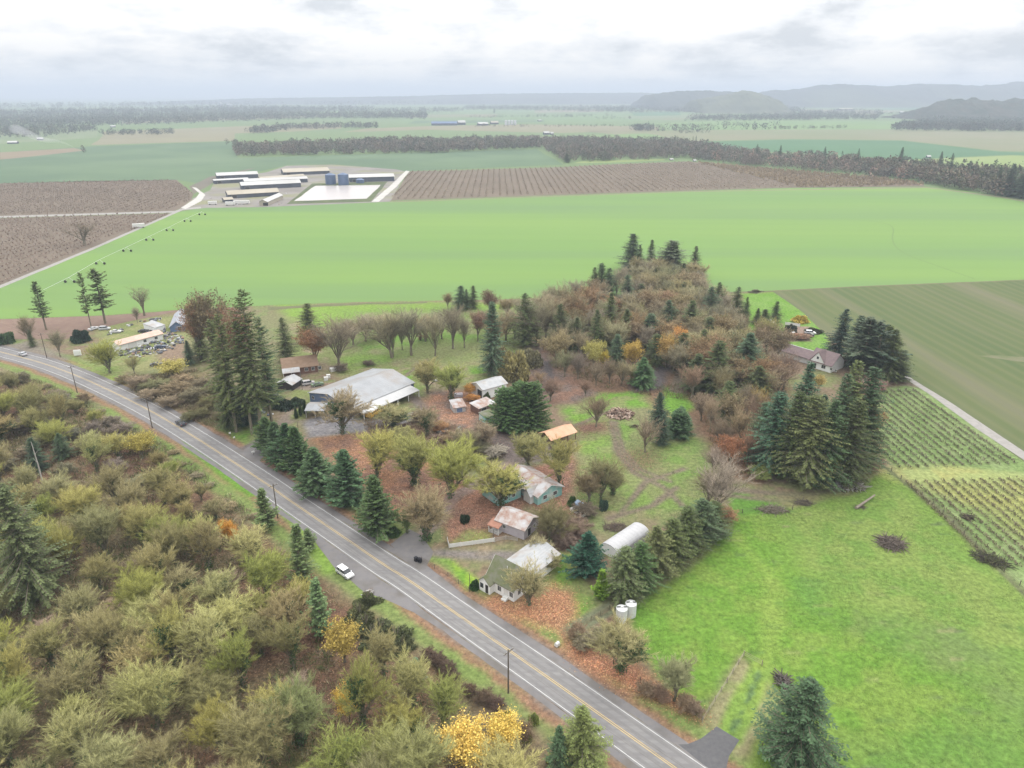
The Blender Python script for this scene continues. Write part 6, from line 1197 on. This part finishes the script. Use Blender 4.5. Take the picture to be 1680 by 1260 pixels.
# scrap of the junk yard: nobody could count it
def scrap(poly, n, seed):
    rs = np.random.RandomState(seed); pw = W(poly); a = np.array(pw); lo = a.min(0); hi = a.max(0); p = lo+rs.rand(n*4, 2)*(hi-lo); p = p[inpoly(p[:, 0], p[:, 1], pw)]; p = p[fbm(p[:, 0], p[:, 1], 9, seed) > .42][:n]; k = len(p)
    s = rs.uniform(.12, .7, (k, 3))*[1.1, .9, .6]; an = rs.uniform(0, 3.14, k); V = []
    for sx, sy, sz in [(-1,-1,0),(1,-1,0),(1,1,0),(-1,1,0),(-1,-1,1),(1,-1,1),(1,1,1),(-1,1,1)]:
        x = s[:, 0]*sx*(1-.25*sz*rs.rand(k)); y = s[:, 1]*sy*(1-.25*sz*rs.rand(k)); V.append(np.stack([p[:, 0]+x*np.cos(an)-y*np.sin(an), p[:, 1]+x*np.sin(an)+y*np.cos(an), s[:, 2]*2*sz*rs.uniform(.7, 1.3, k)], 1))
    V = np.stack(V, 1).reshape(-1, 3); F = np.array([(0,3,2,1),(4,5,6,7),(0,1,5,4),(1,2,6,5),(2,3,7,6),(3,0,4,7)]); F = (np.arange(k)[:, None, None]*8+F[None]).reshape(-1, 4)
    cols = np.array([(.6,.6,.6),(.45,.47,.5),(.05,.05,.06),(.08,.09,.12),(.3,.2,.14),(.2,.2,.2),(.14,.16,.2),(.35,.34,.3),(.1,.1,.1)]); T = np.repeat(cols[rs.randint(0, len(cols), k)], 8, 0)
    link('scrap', mesh_np('scrap', V, F, [mat('scrap_paint', (1,1,1), (.7,.7,.7), 2, .7, .3, attr=True)], tint=T))['kind'] = 'stuff'
scrap([(178,545),(215,530),(262,520),(275,545),(300,552),(303,565),(270,578),(235,590),(200,585),(172,572)], 420, 1); scrap([(380,652),(440,640),(470,655),(440,690),(400,700),(360,680)], 160, 2); scrap([(340,325),(380,318),(470,312),(480,335),(350,338)], 50, 3)
scrap([(720,700),(760,700),(745,725),(715,722)], 50, 4)
# centre pivot irrigation line at the left of the green field
pv = [(332,353),(308,364),(279,379),(246,395),(209,413),(165,434),(115,464),(60,492)]; pts = [P(*q_) for q_ in pv]; r = root('irrigation_line', *pts[0]); tag(r, 'long wheeled irrigation line crossing the left of the green field', 'irrigator'); stl = mat('galvanised', (.5,.53,.5), (.45,.47,.45), 1, .5, .4)
m = MB(); o_ = np.array([*pts[0], 0])
for a, b in zip(pts[:-1], pts[1:]): m.tube(np.array([*a, 3.2])-o_, np.array([*b, 3.2])-o_, .075, .075, stl, 6)
m.build('pipe', r)
for a in pts[:-1]:
    m = MB(); a = np.array([*a, 0])-o_
    for s in (-2.6, 2.6): m.tube(a+[0, 0, 3.2], a+[s, 0, .6], .08, .08, stl, 4)
    tw_ = m.build('wheel_tower', r)
    for s in (-2.6, 2.6): k = MB(); k.tube(a+[s, -.25, .75], a+[s, .25, .75], .75, .75, dark_in, 12); k.build('wheel', tw_)
# nursery rows: each row of young trees is one thing
def row(a, b, n_, lab, seed, c):
    rs = np.random.RandomState(seed); a = np.array(P(*a)); b = np.array(P(*b)); L = np.linalg.norm(b-a); n = int(L/.085); t = rs.rand(n); q_ = a+(b-a)*t[:, None]
    dens = fbm(q_[:, 0], q_[:, 1], 5, seed); n = len(q_); cpt = np.c_[q_+rs.normal(size=(n, 2))*.22, rs.uniform(.0, .4, n)]; d = rs.normal(size=(n, 3))*.5+[0, 0, 1]
    Ls = rs.uniform(.4, 1.0, n); V, F = kites(np.repeat(cpt, 2, 0), np.repeat(d, 2, 0)+rs.normal(size=(2*n, 3))*.2, np.repeat(Ls, 2), np.full(2*n, .16), rs)
    T = np.repeat(np.array(c)*rs.uniform(.5, 1.4, (2*n, 1)), 4, 0); o = link('nursery_row', mesh_np('nursery_row', V, F, [mat('brush_stems', 0, 0)], tint=T)); tag(o, lab, 'plant row', 'rows of young nursery plants')
ow = ['first','second','third','fourth','fifth','sixth','seventh','eighth','ninth','tenth','eleventh','twelfth','thirteenth','fourteenth','fifteenth']
l0 = np.array(P(1482, 620)); l1 = np.array(P(1680, 758)); ld = (l1-l0)/np.linalg.norm(l1-l0); ln_ = np.array([ld[1], -ld[0]])   # along the lane, and away from it to the left
if ln_[0] > 0: ln_ = -ln_
def on_line(off, ypx):
    Y_ = P(840, ypx)[1]; t = (Y_-l0[1]-ln_[1]*off)/ld[1]; return to_px(*(l0+ln_*off+ld*t))
for i in range(14):
    off = 3.2+i*2.7; row(on_line(off, 640+max(0, i-7)*9), on_line(off, 762+i*.6), 0, ow[i]+' upper nursery row counted from the gravel lane', 50+i, (.21,.205,.13) if i % 3 else (.23,.21,.15))
for i in range(15):
    off = 3.2+i*2.7; row(on_line(off, 784+i*.5), on_line(off, 930), 0, ow[i]+' lower nursery row counted from the gravel lane', 70+i, (.22,.205,.125) if i % 2 else (.24,.21,.14))
pile(1587, 850, 20, 1, .9, 120, [(.08,.06,.05)], 'dark prunings lying in the first lower nursery row', 'brush_pile', 15, (.5, 1.4), .05)
# orchards across the field: far more than 300 small trees
def orchard(poly, ang, sr, st, seed, h, w_, c, nf=7):
    rs = np.random.RandomState(seed); pw = W(poly); a = np.array(pw); ce = a.mean(0); R_ = np.linalg.norm(a-ce, axis=1).max(); u, v = np.meshgrid(np.arange(-R_, R_, sr), np.arange(-R_, R_, st)); u = u.ravel(); v = v.ravel()+rs.normal(size=u.size)*.4; ca, sa = math.cos(ang), math.sin(ang)
    x = ce[0]+u*ca-v*sa; y = ce[1]+u*sa+v*ca; k = inpoly(x, y, pw) & (rs.rand(len(x)) < .93); x = x[k]; y = y[k]; n = len(x)
    cp = np.repeat(np.c_[x, y, np.full(n, h*.25)], nf, 0); d = rs.normal(size=(n*nf, 3))*.8+[0, 0, 1.0]; V, F = kites(cp, d, rs.uniform(.5, 1, n*nf)*h, np.full(n*nf, w_), rs)
    T = np.repeat(np.array(c)*rs.uniform(.6, 1.35, (n*nf, 1))**.5*np.repeat(.8+.4*fbm(x, y, 60, seed), nf)[:, None], 4, 0); o = link('orchard', mesh_np('orchard', V, F, [mat('brush_stems', 0, 0)], tint=T)); o['kind'] = 'stuff'; print('orchard', n)
orchard([(642,328),(672,282),(900,276),(1000,271),(1128,266),(1300,308),(1130,312),(800,323)], .02, 7.5, 5.0, 1, 2.8, .5, (.30,.25,.19), 8); orchard([(1135,266),(1300,281),(1430,291),(1512,301),(1515,305),(1310,308)], .02, 7, 5, 2, 4.0, 1.2, (.29,.23,.15), 9)
orchard([(-40,312),(0,302),(150,298),(288,296),(316,318),(308,334),(283,346),(0,354),(-40,356)], .1, 7, 5, 3, 2.8, .45, (.25,.2,.16), 9); orchard([(-40,366),(0,359),(282,351),(150,406),(0,466),(-40,470)], .1, 7, 5, 4, 2.8, .4, (.25,.19,.155), 9)
pl('dead0', 139, 403, 360, 44, (.17,.13,.10), 'big dark spreading leafless tree alone at the edge of the brown orchard')
# ------------------------------------------------------------------ distant woods, each belt reads as one mass
fol = mat('far_foliage', (1,1,1), (.8,.8,.8), .05, .9, .05, attr=True)
def wood(poly, sp, h, seed, cols, nf=60, con=.12, fs=1.0, name='distant_wood', world=False):
    rs = np.random.RandomState(seed); pw = poly if world else W(poly); a = np.array(pw); lo = a.min(0); hi = a.max(0); n0 = int((hi[0]-lo[0])*(hi[1]-lo[1])/sp/sp); n0 = min(n0, 60000)
    p = lo+rs.rand(n0, 2)*(hi-lo); p = p[inpoly(p[:, 0], p[:, 1], pw)]; n = len(p)
    if n > 3800: p = p[:3800]; n = 3800
    H = h*rs.uniform(.6, 1.15, n)*(.75+.5*fbm(p[:, 0], p[:, 1], 60, seed)); cf = rs.rand(n) < con; cr_ = H*np.where(cf, .2, .36)
    d = rs.normal(size=(n, nf, 3)); d /= np.linalg.norm(d, axis=2)[..., None]; rr = rs.uniform(.45, 1.0, (n, nf, 1)); c = d*rr*cr_[:, None, None]; c[..., 2] *= 1.25; zc = H*.60
    z_ = np.clip(c[..., 2]+zc[:, None], .5, None); tz = rs.rand(n, nf)**.8; z_ = np.where(cf[:, None], tz*H[:, None]*1.1, z_); sc = np.where(cf[:, None], (1.1-tz)*1.1, 1)
    C = np.stack([p[:, :1]+c[..., 0]*sc, p[:, 1:]+c[..., 1]*sc, z_], -1).reshape(-1, 3); L = np.repeat(cr_, nf)*.5*fs; V, F = kites(C, (d+rs.normal(size=d.shape)*.6).reshape(-1, 3), L, L*.62, rs)
    cc = np.array(cols)[rs.randint(0, len(cols), n)]; cc[cf] = (.08,.11,.07); T = np.repeat(np.repeat(cc, nf, 0)*rs.uniform(.6, 1.35, (n*nf, 1)), 4, 0)
    o = link(name, mesh_np(name, V, F, [fol], tint=T)); o['kind'] = 'stuff'; print(name, seed, n)
WC = [(.17,.155,.12),(.15,.155,.11),(.19,.165,.135),(.14,.14,.115),(.2,.165,.13)]; WD = [(.10,.12,.09),(.13,.13,.10),(.09,.10,.08)]
wood([(385,257),(500,255),(700,252),(885,244),(885,232),(700,236),(600,238),(480,243),(386,244)], 10, 16, 1, WC)
wood([(885,243),(928,267),(1130,261),(1180,262),(1180,248),(1100,236),(1000,234),(888,233)], 10, 15, 2, WC)
wood([(1130,263),(1300,279),(1500,299),(1470,280),(1400,266),(1300,262),(1180,248),(1130,246)], 9, 13, 3, WC+[(.32,.23,.18)])
wood([(1380,276),(1500,299),(1600,316),(1700,336),(1800,352),(1900,350),(1700,304),(1600,292),(1500,280)], 8, 16, 4, [(.17,.155,.11),(.2,.16,.12),(.14,.145,.095)], con=.2)
wood([(1560,300),(1640,318),(1720,334),(1800,340),(1720,305),(1640,296)], 9, 20, 5, [(.15,.14,.10),(.11,.125,.08)], con=.4)
for i, (poly, sp, h, con) in enumerate([([(163,223),(285,221),(285,218),(163,220)], 14, 13, .1),([(402,221),(440,219),(480,213),(620,211),(620,208),(470,209),(402,217)], 16, 16, .1),([(-100,230),(80,226),(160,216),(160,211),(60,212),(-100,216)], 22, 18, .2),
   ([(-100,214),(200,208),(480,197),(700,194),(700,189),(400,188),(0,196),(-100,200)], 24, 22, .15),([(-100,198),(300,189),(560,185),(620,180),(400,179),(0,187)], 36, 28, .15),([(560,188),(760,184),(760,181),(560,184)], 40, 24, .1),
   ([(600,196),(700,197),(700,192),(600,192)], 30, 20, .1),([(760,181),(1060,186),(1320,186),(1320,180),(1060,177),(760,177)], 45, 24, .1),([(1120,199),(1300,198),(1440,197),(1440,193),(1300,190),(1140,193)], 24, 16, .3),([(1290,196),(1440,196),(1450,186),(1300,184)], 34, 20, .3),
   ([(1050,216),(1072,217),(1072,212),(1030,213)], 14, 18, .0),([(1460,214),(1560,216),(1700,217),(1700,207),(1560,203),(1480,206)], 14, 18, .1),([(1270,213),(1330,212),(1400,211),(1400,210),(1270,211)], 16, 10, .1),([(1500,200),(1560,204),(1700,208),(1700,200),(1560,194)], 20, 20, .5),
   ([(780,209),(1200,208),(1200,207),(780,207)], 22, 8, .0),([(500,176),(1000,168),(1000,165),(500,171)], 120, 40, .1),([(-300,186),(400,176),(500,172),(200,174),(-300,180)], 110, 40, .1),([(1000,172),(1500,172),(1500,168),(1000,167)], 90, 30, .1),
   ([(1430,275),(1480,286),(1600,290),(1600,284),(1480,272)], 12, 16, .3),([(140,251),(138,249),(132,250)], 6, 10, 0),([(370,238),(390,238),(390,235),(370,235)], 14, 12, 0)]):
    wood(poly, sp, h, 20+i, WD if h > 12 else [(.12,.12,.08)], nf=34 if h < 20 else 22, con=con, fs=1.15)
# the patchwork of the far valley floor: hedgerows, strips and small copses
rq = random.Random(12)
for i in range(22):
    y = rq.uniform(172, 206); x = rq.uniform(620, 1450); L_ = rq.uniform(60, 260); t_ = rq.uniform(1.2, 3.2)*(y-155)/35
    sheet(rq.choice(['green_field', 'stubble_field', 'dark_field']), [(x, y), (x+L_, y-rq.uniform(0, 3)), (x+L_*rq.uniform(.8, 1.1), y-3-t_*2), (x+rq.uniform(-20, 20), y-t_*2-1)], .14+.012*i, [MATS['far_green'], MATS['stubble'], MATS['dark_crop'], MATS['far_olive'], MATS['fallow'], MATS['dark_green']][i % 6], 3, 30)
for i in range(26):
    y = rq.uniform(170, 226); x = rq.uniform(560, 1500) if y < 205 else rq.uniform(930, 1500); L_ = rq.uniform(30, 190); 
    if y > 205 and 1130 < x: continue
    wood([(x, y), (x+L_, y-rq.uniform(0, 2)), (x+L_, y-rq.uniform(2.2, 4)), (x, y-1.5)], 16+(226-y)*.6, rq.uniform(10, 20), 60+i, WD+WC[:2], nf=24, con=.15, fs=1.2)
def far_tree(x, y, yt, lab, w_=None, key='fir0'): pl(key, x, y, yt, w_, FIRB, lab)
for x, y, yt, w_, l in [(1240,262,236,10,'dark conifer standing out of the right tree belt, leftmost'),(1278,265,238,10,'dark conifer in the right tree belt, second from left'),(1350,270,240,9,'dark conifer in the right tree belt, third from left'),(1405,274,243,9,'dark conifer in the right tree belt, fourth from left'),
    (1474,282,241,16,'big dark conifer in the right tree belt above the orchard tip'),(1538,288,248,15,'conifer left of the pair above the right orchard tip'),(1556,290,251,14,'conifer right of the pair above the right orchard tip'),(1141,240,222,5,'slim dark conifer above the left of the tree belt'),(1136,240,223,4,'thin conifer beside the slim one above the tree belt'),
    (1676,325,248,30,'large dark conifer at the right picture edge'),(1652,322,268,26,'dark conifer beside the large one at the right picture edge'),(1632,318,272,16,'slender conifer in the right tree belt near the edge'),(930,267,252,12,'dark round conifer at the corner of the middle woods'),(811,186,178,4,'tiny conifer clump beyond the silver silos')]: far_tree(x, y, yt, l, w_)
# smoke drifting from a field fire
def volume_mat(name, dens, colr, noise=False):
    m = bpy.data.materials.new(name); m.use_nodes = True; t = m.node_tree; t.nodes.clear(); o_ = t.nodes.new('ShaderNodeOutputMaterial'); v = t.nodes.new('ShaderNodeVolumePrincipled'); v.inputs['Color'].default_value = (*colr, 1); v.inputs['Density'].default_value = dens; v.inputs['Anisotropy'].default_value = 0.0
    t.links.new(v.outputs[0], o_.inputs['Volume']); return m
MBs = MB(); a = np.array([*P(126,249), 1.5]); NS = 12; vs = []
for i in range(NS+1):
    t = i/NS; c = a+np.array([-130*t, 25*t, 3+34*t**.8+3*math.sin(t*9)]); rr = 1.2+13*t**1.2*(1 if i < NS else .6)
    for j in range(10): q_ = -2*math.pi*j/10; vs.append((c[0], c[1]+math.cos(q_)*rr, max(.6, c[2]+math.sin(q_)*rr*.75)))
fs = [(i*10+j, i*10+(j+1) % 10, (i+1)*10+(j+1) % 10, (i+1)*10+j) for i in range(NS) for j in range(10)]+[tuple(range(10))[::-1], tuple(range(len(vs)-10, len(vs)))]
MBs.poly(vs, fs, volume_mat('smoke_air', .016, (.95,.96,1.0))); so = MBs.build('smoke'); so['kind'] = 'stuff'
import bmesh
bm_ = bmesh.new(); bm_.from_mesh(so.data); bmesh.ops.recalc_face_normals(bm_, faces=bm_.faces); bm_.to_mesh(so.data); bm_.free()
# the damp air of the valley
hz = MB(); hz.box(-62000, 62000, -62000, 62000, -4, 290, volume_mat('haze_air', HAZE, (.65,.74,.865))); hz.build('haze')['kind'] = 'stuff'
